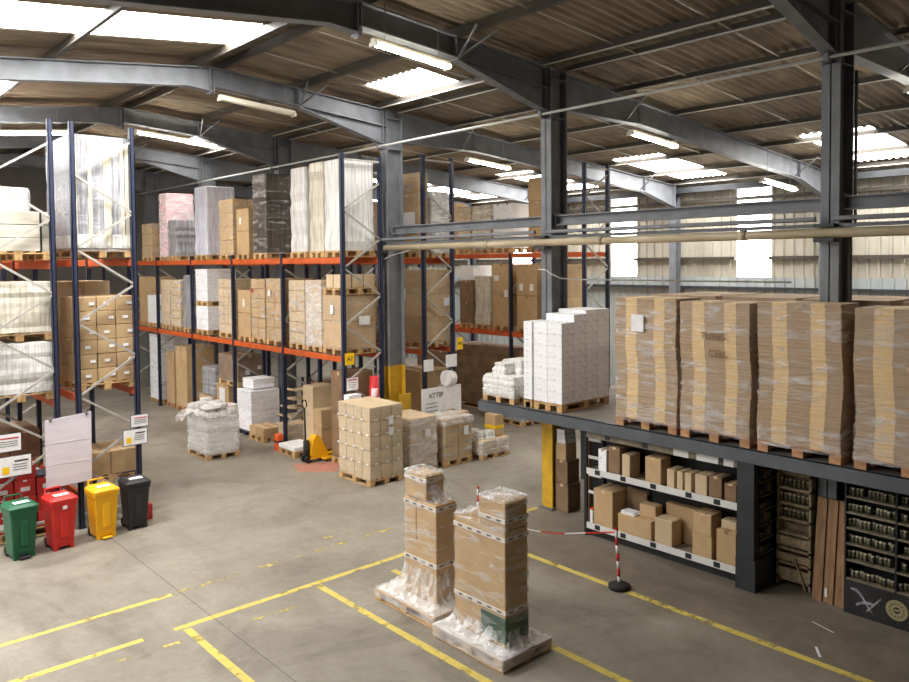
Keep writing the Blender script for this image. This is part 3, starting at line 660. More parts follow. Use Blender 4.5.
# on the floor under the middle rack
un = 'on the floor under the middle rack'
load('tall white printed stack ' + un + ' at the far end', 9.4, 24.75, 0, 1., .85, 2.1, n=(2, 2, 2), mt='white_carton', fm='film_light')
for a, h, lb in ((23.75, 1.62, 'slim brown upright carton leaning ' + un + ' beside a wider one'), (22.75, 1.86, 'wide brown upright carton with an open side ' + un)):
    load(lb, 9.45, a, 0, .9, .62 if a > 23 else .85, h, n=(1, 1, 1), tp='tape_dark', pm='wood_red')
load('grey barrel-like wrapped bundle ' + un + ' standing on cartons', 9.5, 20.92, .74, .68, .86, .78, 'wrap', mt='grey_wrap', fm='film_light', pal=False, name='wrapped_bundle', cat='wrapped bundle')
load('low brown cartons under the middle rack carrying the grey bundle', 9.4, 20.85, 0, .8, .95, .57, n=(1, 2, 1), mt='cardboard')
load('upright brown carton with a large white label under the middle rack', 9.45, 19.95, 0, .8, .75, 1.0, n=(1, 1, 1), stick=(('W', 0, .85, .35, .4, 'paper'),))
load('big brown film-wrapped carton resting above the carton with the white label', 9.45, 19.33, 1.16, .72, 1.2, .72, n=(1, 1, 1), mt='cardboard_dark', fm='film_light', name='carton_bundle', stick=(('S', -.1, .4, .14, .14, 'paper'), ('S', .25, .5, .1, .1, 'paper')))
load('tall white carton unit ' + un + ' beside the stepped shelf', 9.3, 18.32, 0, .82, .8, 1.05, n=(1, 1, 2), mt='white_carton', tp=None, fm='film_light', pm='rack_blue')
o = link('carton', carton_data(.62, .6, .25, 'white_carton', None), None, (9.75, 18.75, 1.225)); tag(o, 'flat white carton lying on top of the tall white carton unit', 'carton')
t = thing('tray_stand', 'stepped stand of flat brown trays under the middle rack', 'stand', (10.2, 17.62, 0))
for k in range(5):
    z = .32 + .22 * k; w = .62 - .06 * k
    obj('tray', MB().box(-.42 + .06 * k, .42, -w / 2, w / 2, z, z + .03).box(-.42 + .06 * k, -.4 + .06 * k, -w / 2, w / 2, z, z + .08), 'cardboard_light', t)
for a in (-.18, .18): obj('stand_post', MB().box(.3, .36, a - .03, a + .03, 0, 1.5), 'rack_blue', t)
obj('stand_foot', MB().box(-.3, .42, -.3, .3, 0, .06), 'rack_blue', t)
load('low pallet with flat brown cartons before the stepped tray stand', 9.2, 17.5, 0, .55, .76, .22, n=(2, 2, 1), along='y')
load('dark brown carton stack ' + un + ' behind the pallet truck', 10.4, 16.7, 0, .8, .5, 1.35, n=(1, 1, 2), mt='cardboard_dark')
load('tall pale brown carton ' + un + ' left of the pallet truck', 9.65, 15.86, 0, .62, .48, 1.42, n=(1, 1, 2), mt='cardboard_light')
load('shorter brown carton ' + un + ' right of the pallet truck', 9.6, 15.42, 0, .7, .38, .92, n=(1, 1, 2), mt='cardboard')
load('low flat white-topped pallet load beside the yellow pallet truck', 9.0, 15.62, 0, .6, .75, .1, n=(1, 1, 1), mt='paper', tp=None, pm='wood_pallet')
load('small load of loose cartons beside the orange guard and pallet truck', 9.45, 16.7, 0, .6, .5, .4, n=(2, 1, 1), mt='cardboard_light', fm='film_clear')
for y, lb in ((16.48, 'orange guard at the foot of the rack post beside the pallet truck'), (19.1, 'orange guard at the foot of the rack post behind the white bag load')):
    t = thing('post_guard', lb, 'guard', (9.14, y + .12, 0))
    obj('guard_body', MB().loft([(0, 0, 0, .09, .1, .03), (.38, 0, 0, .08, .09, .03), (.4, 0, 0, .06, .07, .02)], 3), 'orange_plastic', t); obj('strap', MB().loft([(.2, 0, 0, .092, .102, .03), (.24, 0, 0, .092, .102, .03)], 3), 'strap_black', t)
# red wrapped bundle, white box, behind the near end of the middle rack
t = thing('rolled_bundle', 'red and pink rolled bundle at the foot of the middle rack end', 'bundle', (9.95, 13.8, 0))
obj('roll', MB().tube([(0, 0, .0), (0, 0, 1.0), (.02, 0, 2.0)], [.11, .13, .1], 12), 'red_plastic', t); obj('pink_cloth', MB().tube([(-.08, -.08, 1.3), (-.05, -.1, 1.75)], [.06, .07], 8), 'pink_goods', t); obj('tie', MB().tube([(0, 0, 1.5), (0, 0, 1.54)], .135, 12), 'paper', t)
load('brown board stack upright inside the near end of the middle rack', 9.45, 14.15, 0, .75, .62, 1.95, n=(1, 1, 2), mt='cardboard_dark')
o = link('carton', carton_data(.32, .2, .34, 'white_carton', None), None, (9.39, 13.8, 1.328)); 
tag(o, 'small white box behind the big brown carton stack, under the rack notice', 'box'); 
load('plain carton column behind the big floor stack carrying a white box', 9.22, 13.68, 0, .34, .22, 1.18, n=(1, 1, 2), mt='cardboard')
# ------------------------------------------------------------------ loads of the rack behind
nb = 'in the rack behind the middle rack'
load('huge brown carton stack on the lower beams behind the middle rack\'s column', 11.7, 14.2, 2.44, 1.2 - .3, .95, 1.75, n=(1, 1, 3), fm='film_light', mt='cardboard', stick=(('W', .2, 1.3, .12, .25, 'paper'), ('S', .3, 1.1, .18, .2, 'paper')))
load('brown load with a lettered white sheet, upper beams behind the middle rack', 11.66, 14.25, 4.62, .3, .72, 1.9, n=(1, 1, 4), fm='film_clear', mt='cardboard', stick=(('W', .0, .85, .5, .5, 'paper'),))
load('bright white wrapped load on the upper beams behind the middle rack', 12.02, 14.2, 4.62, .56, .9, 1.45, 'wrap', mt='white_wrap', fm='film_milky')
load('big brown carton with a small white label behind the yellow-footed column', 11.66, 14.25, 0, .9, .95, 1.75, n=(1, 1, 1), stick=(('W', .2, 1.45, .18, .12, 'paper'),))
load('brown carton load ' + nb + ', lower beams, second bay', 11.7, 17.0, 2.44, .9, 1., 1.6, n=(2, 2, 3))
load('brown carton load ' + nb + ', upper beams, second bay', 11.7, 17.0, 4.62, .9, 1., 1.4, n=(2, 2, 3), fm='film_clear')
# ------------------------------------------------------------------ far rack near the right wall
fo = 'on the far right rack'
load('pair of dark brown carton columns ' + fo + ', lower beams, near end', 16.22, 14.6, 2.47, .85, .8, 1.83, n=(1, 1, 2), mt='cardboard', tp='tape_dark', stick=(('W', .2, 1.3, .14, .2, 'paper'), ('W', -.2, 1.3, .14, .2, 'paper')))
load('brown carton column ' + fo + ', lower beams, second from the near end', 16.22, 15.62, 2.47, .85, .78, 1.83, n=(1, 1, 2), mt='cardboard', tp='tape_dark', stick=(('W', .2, 1.55, .2, .16, 'paper'), ('W', -.2, 1.1, .14, .2, 'paper')))
load('pale grey wrapped load ' + fo + ', lower beams, left of the brown columns', 16.22, 16.5, 2.47, .85, .66, 1.45, 'wrap', mt='cream_wrap', fm='film_light')
load('shorter dark brown load ' + fo + ', lower beams, left end of the bay', 16.22, 17.25, 2.47, .85, .6, 1.32, n=(1, 1, 2), mt='cardboard_dark')
load('brown carton column ' + fo + ', lower beams, half hidden by the column', 16.22, 13.6, 2.47, .85, .8, 1.8, n=(1, 1, 2), mt='cardboard')
load('white carton layer ' + fo + ', lower beams, hung under the upper beam', 16.3, 17.3, 3.95, .8, .6, .45, n=(1, 1, 1), mt='white_carton', tp=None, pal=False, name='carton_layer')
load('tall brown load ' + fo + ', upper beams, near end', 16.22, 14.3, 4.77, .85, .62, 1.95, n=(1, 1, 3), mt='cardboard', pm='wood_red')
load('white and black load ' + fo + ', upper beams, second from the near end', 16.22, 15.55, 4.77, .85, .78, 1.3, n=(1, 2, 3), mt='white_carton', tp='label_black')
load('pale grey carton load ' + fo + ', upper beams, third from the near end', 16.22, 16.45, 4.77, .85, .8, 1.3, n=(2, 2, 4), mt='cardboard_light', fm='film_milky')
load('slim pale carton load ' + fo + ', upper beams, left end of the bay', 16.22, 17.32, 4.77, .85, .6, 1.3, n=(2, 2, 4), mt='cardboard_light', fm='film_clear')
load('orange-brown carton load ' + fo + ', upper beams, second bay', 16.22, 18.4, 4.77, .85, .9, 1.5, n=(1, 1, 2), mt='cardboard')
load('huge dull brown board stack on the floor below the far right rack', 16.22, 15.65, 0, .85, 2.4, 1.8, 'wrap', mt='cardboard_dark', taper=.01)
load('dull brown board stack on the floor at the near end of the far right rack', 16.22, 14.5, 0, .85, .9, 1.75, 'wrap', mt='cardboard_dark', taper=.01)
load('low grey goods on the floor at the near end of the far right rack', 16.22, 13.1, 0, .85, 1.2, 1.0, 'wrap', mt='grey_wrap')
load('dark crate load on the floor of the far right rack, second bay', 16.22, 18.4, 0, .85, 1.6, 1.5, n=(1, 2, 2), mt='cardboard_dark')
#load('tall brown load in the slim far rack, upper beams', 17.42, 13.2, 4.77, .95, 1.0, 1.6, n=(1, 1, 2), mt='cardboard_light')
# ------------------------------------------------------------------ left rack
t = load('tall film-wrapped load with upright wooden boards, upper beams of the rack behind the bins', 3.93, 14.12, 4.64, .98, 1.55, 1.96, 'wrap', mt='grey_wrap', fm='film_clear')
for k, xx in enumerate((-.44, -.2, .06, .12, .34, .42)): obj('board', MB().box(xx - .03, xx + .03, -.81, -.785, .2, 2.0), 'cream_wrap', t)
obj('white_base', MB().box(-.5, .5, -.8, .8, .15, .4, 0, .02), 'white_wrap', t)
load('brown carton stack with white stickers, lower beams of the rack behind the bins', 3.96, 14.1, 2.32, .96, 1., 1.5, n=(3, 3, 6), mt='cardboard', tp=None, detail=True,
     stick=tuple(('S', -.32 + .32 * c + .08 * ((k + c) % 2), .27 + .25 * k, .09, .05, 'paper') for k in range(6) for c in range(3)))
load('brown carton on a pallet low in the rack behind the bins', 4.05, 14.2, .64, .88, .9, .42, n=(2, 2, 1), mt='cardboard', detail=True)
t = load('strapped white crate, upper beams of the leftmost rack', 2.6, 14.1, 4.6, .99, 1.1, .66, n=(1, 1, 3), mt='crate_white', tp=None)
for xx in (-.3, .34): obj('strap', MB().box(xx - .015, xx + .015, -.56, -.553, .15, .82), 'strap_black', t)
t = load('upper of two big white wrapped blocks, lower beams of the leftmost rack', 2.58, 14.1, 3.27, 1.0, 1.1, .82, 'wrap', mt='cream_wrap', fm='film_light')
load('lower of two big white wrapped blocks, lower beams of the leftmost rack', 2.58, 14.1, 2.27, 1.0, 1.1, .82, 'wrap', mt='white_wrap', fm='film_light')
load('white and pink wrapped load, upper beams of the leftmost rack, second bay', 2.6, 16.8, 4.6, .99, 1., 1.25, 'wrap', mt='pink_goods', fm='film_milky')
load('tall white wrapped load, upper beams of the leftmost rack, beyond the crate', 2.6, 15.4, 4.6, .99, .9, 1.15, 'wrap', mt='white_wrap', fm='film_milky')
load('brown wrapped load, lower beams of the leftmost rack, second bay', 2.6, 15.4, 2.27, .99, .9, 1.6, n=(2, 2, 3), fm='film_clear')
load('brown upright cartons, lower beams of the rack behind the bins, far half', 3.95, 15.3, 2.32, .95, 1., 1.75, n=(2, 2, 2), mt='cardboard_light')
load('white carton load, lower beams of the rack behind the bins, second bay', 3.95, 16.8, 2.32, .95, 1., 1.6, n=(2, 2, 4), mt='white_carton', fm='film_light')
load('brown carton stack on the floor of the leftmost rack behind red cartons', 2.62, 15.2, 0, .98, 1., 1.45, n=(2, 2, 3), mt='cardboard_dark')
pal_r = thing('pallet', 'pallet under the red cartons in the leftmost rack', 'pallet', (3.1, 14.5, 0)); pallet_parts(pal_r, 1.0, .82, name='deck', detail=False)
for k, w in enumerate(('bottom', 'second', 'third', 'top')):
    for i in range(3):
        for j in range(2):
            if k == 3 and (i == 2 or j == 1): continue
            t = link('red_carton', carton_data(.31, .38, .27, 'red_carton', 'paper'), None, (2.77 + .33 * i + R.uniform(-.01, .01), 14.3 + .4 * j, .15 + .275 * k))
            tag(t, 'red printed carton in the %s layer of the stack behind the green bin' % w, 'carton', 'red cartons, %s layer' % w)
            link('sticker', cached(('stk',), lambda: MB().box(-.07, .07, -.196, -.192, .09, .16).data('sticker', 'paper')), t)
t = obj('grey_lid', MB().box(.04, .36, -.38, -.02, 0, .05, 0, .01), 'grey_tray', None, (3.12, 14.5, 1.26)); tag(t, 'grey flat tray lying on the red cartons in the leftmost rack', 'tray')
t.location = (3.24, 14.5, .98)
# far aisle fillers
load('white wrapped load in the dark far rack, lower beams', 2.45, 23.3, 2.32, .9, 1., 1.6, 'wrap', mt='white_wrap'); load('brown load in the dark far rack, upper beams', 2.45, 23.3, 4.62, .9, 1., 1.6, n=(2, 2, 3))
load('pale load in the dark far rack, upper beams, second bay', 2.45, 26, 4.62, .9, 1., 1.6, 'wrap', mt='cream_wrap'); load('brown load in the dark far rack, lower beams, second bay', 2.45, 26, 2.32, .9, 1., 1.6, n=(2, 2, 3))
# ================================================================== goods on the open floor
load('big brown carton stack on a pallet, nearest of the row on the open floor', 8.9, 12.5, 0, .84, 1.13, 1.47, n=(3, 4, 5), mt='cardboard_light', tp=None, fm='film_light', detail=True, noise=.002, stick=(('S', .1, 1.3, .12, .18, 'paper'), ('S', .1, 1.08, .12, .16, 'paper')) + tuple(('W', -.42 + .2825 * c + .09 * (-1) ** k, .144 + .294 * k + .03, .08, .03, 'paper') for k in range(1, 5) for c in range(4)) + tuple(('S', -.28 + .28 * c, .144 + .294 * k + .03, .08, .03, 'paper') for k in range(1, 5) for c in range(3)))
load('grey film-wrapped carton stack second in the row, right of the big brown stack', 10.04, 12.65, 0, .76, .95, 1.05, n=(2, 2, 4), mt='cardboard_light', fm='film_milky', detail=True, stick=(('S', .1, .85, .14, .16, 'paper'),))
t = load('brown carton stack under a white film cap, third in the row on the floor', 10.98, 12.6, 0, .82, .8, .9, n=(2, 2, 3), mt='cardboard', fm='film_clear', detail=True, stick=(('S', .2, .75, .14, .2, 'paper'),))
obj('film_cap', shell(.84, .82, .14, .92, .02, 3, .02, .05, nseed()), 'film_milky', t)
t = load('small pallet load of white bags with a yellow-taped carton, last in the floor row', 11.98, 12.45, 0, .86, .75, .3, n=(2, 2, 1), mt='cardboard_light', fm='film_milky', detail=True)
for k, (a, c, s) in enumerate(((-.25, -.1, .2), (-.05, -.18, .18), (-.2, .15, .2))):
    obj('white_bag', shell(s * 1.6, s * 1.4, .16, .45, 0, 4, .03, .06, nseed(), taper=.05), 'white_wrap', t, (a, c, 0))
q = obj('tall_carton', MB().box(.1, .38, -.25, .1, .45, .95, 0, .01), 'cardboard', t); obj('yellow_tape', MB().box(.097, .383, -.253, .103, .62, .7), 'sign_yellow', q)
load('upright brown carton between the floor row and the white printed board', 11.9, 13.24, 0, .42, .24, .85, n=(1, 1, 1))
t = thing('printed_board', 'white printed display board standing behind the floor row of pallets', 'board', (11.78, 13.6, 0))
obj('board_face', MB().box(-.6, .6, 0, .04, .1, 1.58), 'paper', t); obj('brown_panel', MB().box(-.05, .38, -.004, .0, .25, 1.02), 'cardboard', t); obj('inner_sheet', MB().box(.1, .3, -.008, -.004, .5, .95), 'paper', t)
text('ATTIP', .17, 'ink', t, (-.2, -.004, 1.4), FACE_S)
for k in range(4): obj('print_line', MB().box(-.5, -.15, -.004, 0, 1.22 - .09 * k, 1.235 - .09 * k), 'grey_tray', t)
obj('foot', MB().box(-.5, -.4, -.05, .18, 0, .1), 'cardboard', t); obj('foot', MB().box(.3, .4, -.05, .18, 0, .1), 'cardboard', t)
t = obj('white_roll', MB().tube([(11.92, 13.64, 1.82), (12.14, 13.64, 1.8)], [.19, .18], 14), 'white_wrap'); tag(t, 'bulky white roll lying above the printed board', 'roll'); t.location.z = -.055
t = thing('document_holder', 'pale green sheet in a holder above the white roll, beside the rack post', 'sign', (12.28, 13.86, 0))
obj('holder_post', MB().box(-.015, .015, 0, .03, 0, 2.0), 'steel_dark', t); obj('sheet', MB().box(-.16, .18, -.03, -.01, 1.98, 2.28), 'paper', t); obj('base', MB().box(-.15, .15, -.02, .14, 0, .02), 'steel_dark', t)
t = thing('guard_board', 'yellow guard board at the foot of the column beside the middle rack', 'guard', (10.7, 13.8, 0)); obj('panel', MB().box(-.02, .3, 0, .05, 0, 1.5), 'yellow_paint', t); obj('foot', MB().box(-.02, .3, -.03, .05, 0, .05), 'yellow_paint', t)
# white bag load standing in the aisle
t = load('pallet of white bags in film standing alone in the middle aisle', 7.42, 16.8, 0, .8, 1.1, .85, 'wrap', mt='white_wrap', fm='film_milky', detail=True)
for k in range(9):
    a, c = (k % 3 - 1) * .25, (k // 3 - 1) * .34; obj('white_bag', shell(.36, .42, .2 + R.uniform(0, .12), .98, 0, 4, .05, .08, nseed(), taper=.07), 'white_wrap', t, (a, c, 0), R.uniform(-.5, .5))
obj('pink_bag', shell(.2, .2, .14, 1.06, 0, 3, .02, .05, nseed(), taper=.03), 'pink_goods', t, (.2, -.45, 0)); obj('film_tail', MB().grid(lambda u, v: (-.45 - .35 * u, .1 + .4 * v - .2 * u, 1.05 - .15 * u * u + .06 * math.sin(7 * v)), 6, 6), 'film_milky', t)
# pallet truck
t = thing('pallet_truck', 'yellow hand pallet truck under the middle rack with its black handle up', 'pallet truck', (9.2, 15.1, 0), math.radians(-90))
for a in (-.17, .17): obj('fork', MB().box(a - .08, a + .08, .12, .95, .05, .095, 0, .01), 'bin_yellow', t)
obj('body', MB().prism([(-.16, .08), (.16, .08), (.3, .1), (.3, .2), (.2, .36), (.1, .58), (0, .62), (-.08, .5)], 'x', -.11, .11), 'bin_yellow', t)
obj('pump', MB().tube([(0, -.2, .1), (0, -.2, .5)], .07, 10), 'rubber', t)
b = MB(); b.tube([(0, -.22, .45), (-.06, -.2, 1.2)], .022, 8); hd = obj('handle', b, 'rubber', t)
obj('grip', MB().tube([(-.06, -.2, 1.2), (-.15, -.2, 1.28), (-.12, -.2, 1.4), (.0, -.2, 1.42), (.05, -.2, 1.3), (-.06, -.2, 1.2)], .018, 6), 'rubber', hd)
for a in (-.08, .08): obj('steer_wheel', MB().tube([(a - .025, -.2, .09), (a + .025, -.2, .09)], .09, 14), 'rubber', t)
for a in (-.17, .17): obj('fork_wheel', MB().tube([(a - .03, .85, .042), (a + .03, .85, .042)], .04, 10), 'rubber', t)
# ------------------------------------------------------------------ wheeled bins
def wbin(x, y, col, label, rz, kind):
    t = thing('wheeled_bin', label, 'bin', (x, y, 0), rz)
    w = .2; f = 1.
    obj('body', MB().loft([(.05, 0, .01, .155, .155, .03), (.12, 0, .01, .16, .165, .03), (.68, 0, 0, .19, .2, .035), (.72, 0, 0, .205, .215, .035), (.77, 0, 0, .205, .215, .035)], 4), col, t)
    l = obj('lid', MB().loft([(.77, 0, 0, .215, .225, .04), (.81, 0, 0, .215, .225, .05), (.85, 0, .01, .17, .19, .05), (.86, 0, .01, .13, .15, .04)], 4), col, t)
    obj('lid_label', MB().box(-.11, .11, -.13, .0, .861, .864), 'paper', l)
    obj('front_rib', MB().box(-.06, .06, -.2, -.17, .2, .6, 0, .02), col, t)
    if kind == 'red': obj('front_label', MB().box(-.03, .03, -.225, -.2, .66, .71), 'paper', t)
    if kind in ('yellow', 'green'): obj('pedal', MB().box(-.08, .08, -.23, -.14, .015, .045, 0, .01), 'rubber' if kind == 'green' else 'bin_yellow', t)
    h = MB().tube([(-.12, .19, .76), (-.12, .28, .84), (-.12, .28, .9), (.12, .28, .9), (.12, .28, .84), (.12, .19, .76)], .016, 8); obj('handle', h, col, t)
    obj('axle', MB().tube([(-.15, .19, .075), (.15, .19, .075)], .012, 6), 'steel_dark', t)
    for s in (-1, 1): obj('wheel', MB().tube([(s * .12, .19, .075), (s * .155, .19, .075)], .075, 14), 'rubber', t)
    for s in (-1, 1): obj('front_foot', MB().box(s * .12 - .03, s * .12 + .03, -.15, -.09, 0, .07), col, t)
wbin(2.83, 13.3, 'bin_green', 'green wheeled bin, leftmost of the four by the rack', .12, 'green')
wbin(3.4, 13.3, 'bin_red', 'red wheeled bin beneath the white board', .1, 'red')
wbin(4.06, 13.34, 'bin_yellow', 'yellow wheeled bin between the red and the black ones', .05, 'yellow')
wbin(4.62, 13.44, 'bin_black', 'black wheeled bin at the end of the row, beside the aisle', .0, 'black')
t = thing('red_corner_box', 'small red box low behind the black bin', 'box', (4.93, 13.75, 0)); obj('box_body', MB().box(-.1, .07, -.1, .15, 0, .28, 0, .01), 'red_carton', t)
# ------------------------------------------------------------------ two wrapped packages in front
def band(t, x0, x1, y0, y1, z, h, name='printed_tape', dashes=True):
    e = .007; b = MB().box(x0 - e, x1 + e, y0 - e, y1 + e, z, z + h); q = obj(name, b, 'printed_white', t)
    if dashes:
        b = MB(); f = e + .002
        for k in range(int((y1 - y0) / .16)):
            yy = y0 + .06 + .16 * k; b.box(x0 - f, x0 - f + .002, yy, yy + .07, z + h * .3, z + h * .7)
        for k in range(max(1, int((x1 - x0) / .16))):
            xx = x0 + .05 + .16 * k; b.box(xx, xx + .07, y0 - f, y0 - f + .002, z + h * .3, z + h * .7)
        obj('tape_print', b, 'grey_tray', q)
def skirt(t, x0, x1, y0, y1, zt_, px0, px1, py0, py1, zb, name='film_skirt'):
    """crumpled film falling from the carton foot to the pallet edge"""
    def P(u, v):
        q = (u % 1) * 4; k = int(q) % 4; f = q - int(q)
        A = [(x0, y0), (x1, y0), (x1, y1), (x0, y1)]; B_ = [(px0, py0), (px1, py0), (px1, py1), (px0, py1)]
        a, b_ = A[k], A[(k + 1) % 4]; c, d = B_[k], B_[(k + 1) % 4]
        p = Vector((a[0] + (b_[0] - a[0]) * f, a[1] + (b_[1] - a[1]) * f)); s = Vector((c[0] + (d[0] - c[0]) * f, c[1] + (d[1] - c[1]) * f))
        w = v ** 2.4; m_ = p.lerp(s, w); wob = .02 * math.sin(u * 61) * math.sin(v * 3.1) + .012 * math.sin(u * 137 + v * 5)
        dn = (m_ - Vector(((x0 + x1) / 2, (y0 + y1) / 2))).normalized()
        return (m_.x + dn.x * (wob + .006), m_.y + dn.y * (wob + .006), zt_ + (zb - zt_) * v + .012 * math.sin(u * 90) * v * (1 - v))
    return obj(name, MB().grid(P, 96, 8), 'film_skirt', t)
# nearer one
t = thing('wrapped_package', 'nearer of two film-wrapped upright cartons on a white-wrapped pallet, green foot', 'package', (5.86, 5.8, 0))
PX, PY = .8, 1.18
d = pallet_parts(t, PX, PY, detail=True); d.location = (PX / 2, PY / 2, 0)
obj('pallet_wrap', MB().loft([(.03, PX / 2, PY / 2, PX / 2 + .012, PY / 2 + .012, .03), (.15, PX / 2, PY / 2, PX / 2 + .014, PY / 2 + .014, .03), (.158, PX / 2, PY / 2, PX / 2 - .02, PY / 2 - .02, .03)], 3), 'film_milky', t)
obj('pallet_cover', MB().box(.005, PX - .005, .005, PY - .005, .1445, .153), 'printed_white', t)
x0, x1, y0, y1 = .2, .57, .15, 1.0
obj('carton', MB().box(x0, x1, y0, y1, .16, 1.48, 0, .008), ['cardboard'], t)
obj('top_carton', MB().box(x0 + .005, x1 - .005, y0 + .0, y0 + .42, 1.49, 1.8, 0, .008), ['cardboard'], t)
obj('green_sleeve', MB().box(x0 - .006, x1 + .006, y0 - .006, y0 + .4, .2, .5, 0, .006), 'green_sleeve', t)
band(t, x0, x1, y0, y1, .53, .05); band(t, x0, x1, y0, y1, 1.36, .05); band(t, x0, x1, y0, y0 + .42, 1.57, .05)
obj('stretch_film', shell(x1 - x0, y1 - y0, 1.3, .2, .012, 10, .006, .02, nseed(), top=True), 'film_clear', t, ((x0 + x1) / 2, (y0 + y1) / 2, 0))
obj('film_top', shell(x1 - x0, .42, .32, 1.49, .012, 6, .01, .02, nseed()), 'film_clear', t, ((x0 + x1) / 2, y0 + .21, 0)); obj('film_cap', shell(x1 - x0, .42, .02, 1.81, .014, 2, .015, .03, nseed()), 'film_skirt', t, ((x0 + x1) / 2, y0 + .21, 0))
obj('film_crumple', MB().grid(lambda u, v: (x0 - .01 + (x1 - x0 + .02) * u, y0 + .4 + .45 * v, 1.52 + .2 * (1 - v) ** 2 + .02 * math.sin(13 * u + 5 * v)), 10, 8), 'film_skirt', t)
skirt(t, x0, x1, y0, y1, .34, .02, PX - .02, .02, PY - .03, .17)
# farther one
t = thing('wrapped_package', 'farther of two film-wrapped upright cartons, film skirt spreading over its pallet', 'package', (5.96, 7.08, 0))
PX, PY = .78, 1.22
d = pallet_parts(t, PX, PY, detail=True); d.location = (PX / 2, PY / 2, 0)
obj('pallet_wrap', MB().loft([(.06, PX / 2, PY / 2, PX / 2 + .012, PY / 2 + .012, .03), (.15, PX / 2, PY / 2, PX / 2 + .014, PY / 2 + .014, .03)], 3, cap=False), 'film_milky', t)
obj('pallet_cover', MB().box(.005, PX - .005, .005, PY - .005, .1445, .153), 'printed_white', t)
x0, x1, y0, y1 = .24, .58, .22, .86
obj('carton', MB().box(x0, x1, y0, y1, .16, 1.43, 0, .008).box(x0 - .001, x1 + .001, (y0 + y1) / 2 + .06, (y0 + y1) / 2 + .09, .9, 1.4315, 1), ['cardboard', 'tape_dark'], t)
obj('top_carton', MB().box(x0 + .01, x1 - .03, y0 + .2, y1 - .005, 1.44, 1.76, 0, .008), 'cardboard', t)
band(t, x0, x1, y0, y1, .62, .06); band(t, x0, x1, y0, y1, 1.35, .05); band(t, x0 + .01, x1 - .03, y0 + .2, y1, 1.68, .05)
obj('stretch_film', shell(x1 - x0, y1 - y0, 1.25, .2, .012, 10, .006, .02, nseed()), 'film_clear', t, ((x0 + x1) / 2, (y0 + y1) / 2, 0))
obj('film_top', shell(x1 - x0 - .04, y1 - y0 - .2, .34, 1.44, .014, 6, .01, .02, nseed()), 'film_clear', t, ((x0 + x1) / 2 - .01, (y0 + .2 + y1) / 2, 0)); obj('film_cap', shell(x1 - x0 - .04, y1 - y0 - .2, .02, 1.77, .016, 2, .015, .03, nseed()), 'film_skirt', t, ((x0 + x1) / 2 - .01, (y0 + .2 + y1) / 2, 0))
obj('film_crumple', MB().grid(lambda u, v: (x0 - .01 + (x1 - x0 + .03) * u, y0 + .22 * v - .01, 1.455 + .2 * v * v + .03 * math.sin(11 * u + 4 * v)), 10, 8), 'film_skirt', t)
skirt(t, x0, x1, y0, y1, .55, .01, PX - .01, .01, PY - .01, .17)
# ------------------------------------------------------------------ barrier with its tape
def barrier(x, y, label, lean):
    t = thing('barrier_post', label, 'barrier post', (x, y, 0))
    b = MB(); h = .83
    obj('foot', MB().tube([(0, 0, 0), (0, 0, .05), (0, 0, .06), (0, 0, .09)], [.15, .15, .13, .05], 20), 'rubber', t)
    for k in range(7):
        p = [(lean * (k / 7), 0, .06 + (h - .06) * k / 7), (lean * (k + 1) / 7, 0, .06 + (h - .06) * (k + 1) / 7)]; obj('post_band', MB().tube(p, .021, 10), 'white_plastic' if k % 2 == 0 else 'red_plastic', t)
    obj('cap', MB().tube([(lean, 0, h), (lean, 0, h + .03)], [.028, .015], 10), 'red_plastic', t)
barrier(8.62, 6.27, 'red and white barrier post on a dark round foot beside the low shelving', -.07); barrier(8.52, 8.97, 'red and white barrier post half hidden behind the nearer wrapped package', .0)
pts = [(8.55, 8.94, .8), (8.72, 8.67, .42), (8.8, 8.2, .3), (8.86, 7.6, .36), (8.86, 7.15, .48), (8.585, 6.3, .78)]
fine = []
for i in range(len(pts) - 1):
    P0, P1, P2, P3 = (Vector(pts[max(0, min(len(pts) - 1, i + k))]) for k in (-1, 0, 1, 2))
    for k in range(6):
        u = k / 6; fine.append(.5 * ((2 * P1) + (P2 - P0) * u + (2 * P0 - 5 * P1 + 4 * P2 - P3) * u * u + (3 * P1 - P0 - 3 * P2 + P3) * u ** 3))
fine.append(Vector(pts[-1])); b = MB()
for i, p in enumerate(fine): b.v += [tuple(p + Vector((0, 0, .012))), tuple(p + Vector((.008, 0, -.012)))]
for i in range(len(fine) - 1): b.face([2 * i, 2 * i + 1, 2 * i + 3, 2 * i + 2], (i // 5 + 1) % 2)
o = obj('barrier_tape', b, ['red_plastic', 'white_plastic']); tag(o, 'red and white tape sagging between the two barrier posts', 'tape')
# ================================================================== the deck and what it carries
ZD = 1.93
t = thing('mezzanine_deck', 'low steel deck along the column row carrying big carton stacks', 'platform', (9.85, 0, 0)); t['kind'] = 'structure'; Y0, Y1 = .6, 10.35
b = MB(); b.box(0, .012, Y0, Y1, 1.745, ZD); b.box(0, .1, Y0, Y1, ZD - .012, ZD); b.box(-.004, .09, Y0, Y1, 1.74, 1.755); obj('edge_beam', b, 'deck_steel', t)
b = MB(); b.box(.012, 2.85, Y1 - .012, Y1, 1.745, ZD); obj('end_beam', b, 'deck_steel', t)
b = MB(); z0 = ZD - .03; cuts = [Y0 + .01] 
b.box(.1, .62, Y0, Y1 - .012, z0, ZD - .001); b.box(1.14, 2.85, Y0, Y1 - .012, z0, ZD - .001); yy = Y0
for c in (4.27, 9.22): b.box(.62, 1.14, yy, c - .17, z0, ZD - .001); yy = c + .17
b.box(.62, 1.14, yy, Y1 - .012, z0, ZD - .001); obj('deck_plate', b, 'deck_ply', t)
for k in range(8): yj = 1.2 + 1.25 * k; obj('joist', MB().box(.02, 2.8, yj, yj + .05, 1.76, z0), 'steel_dark', t)
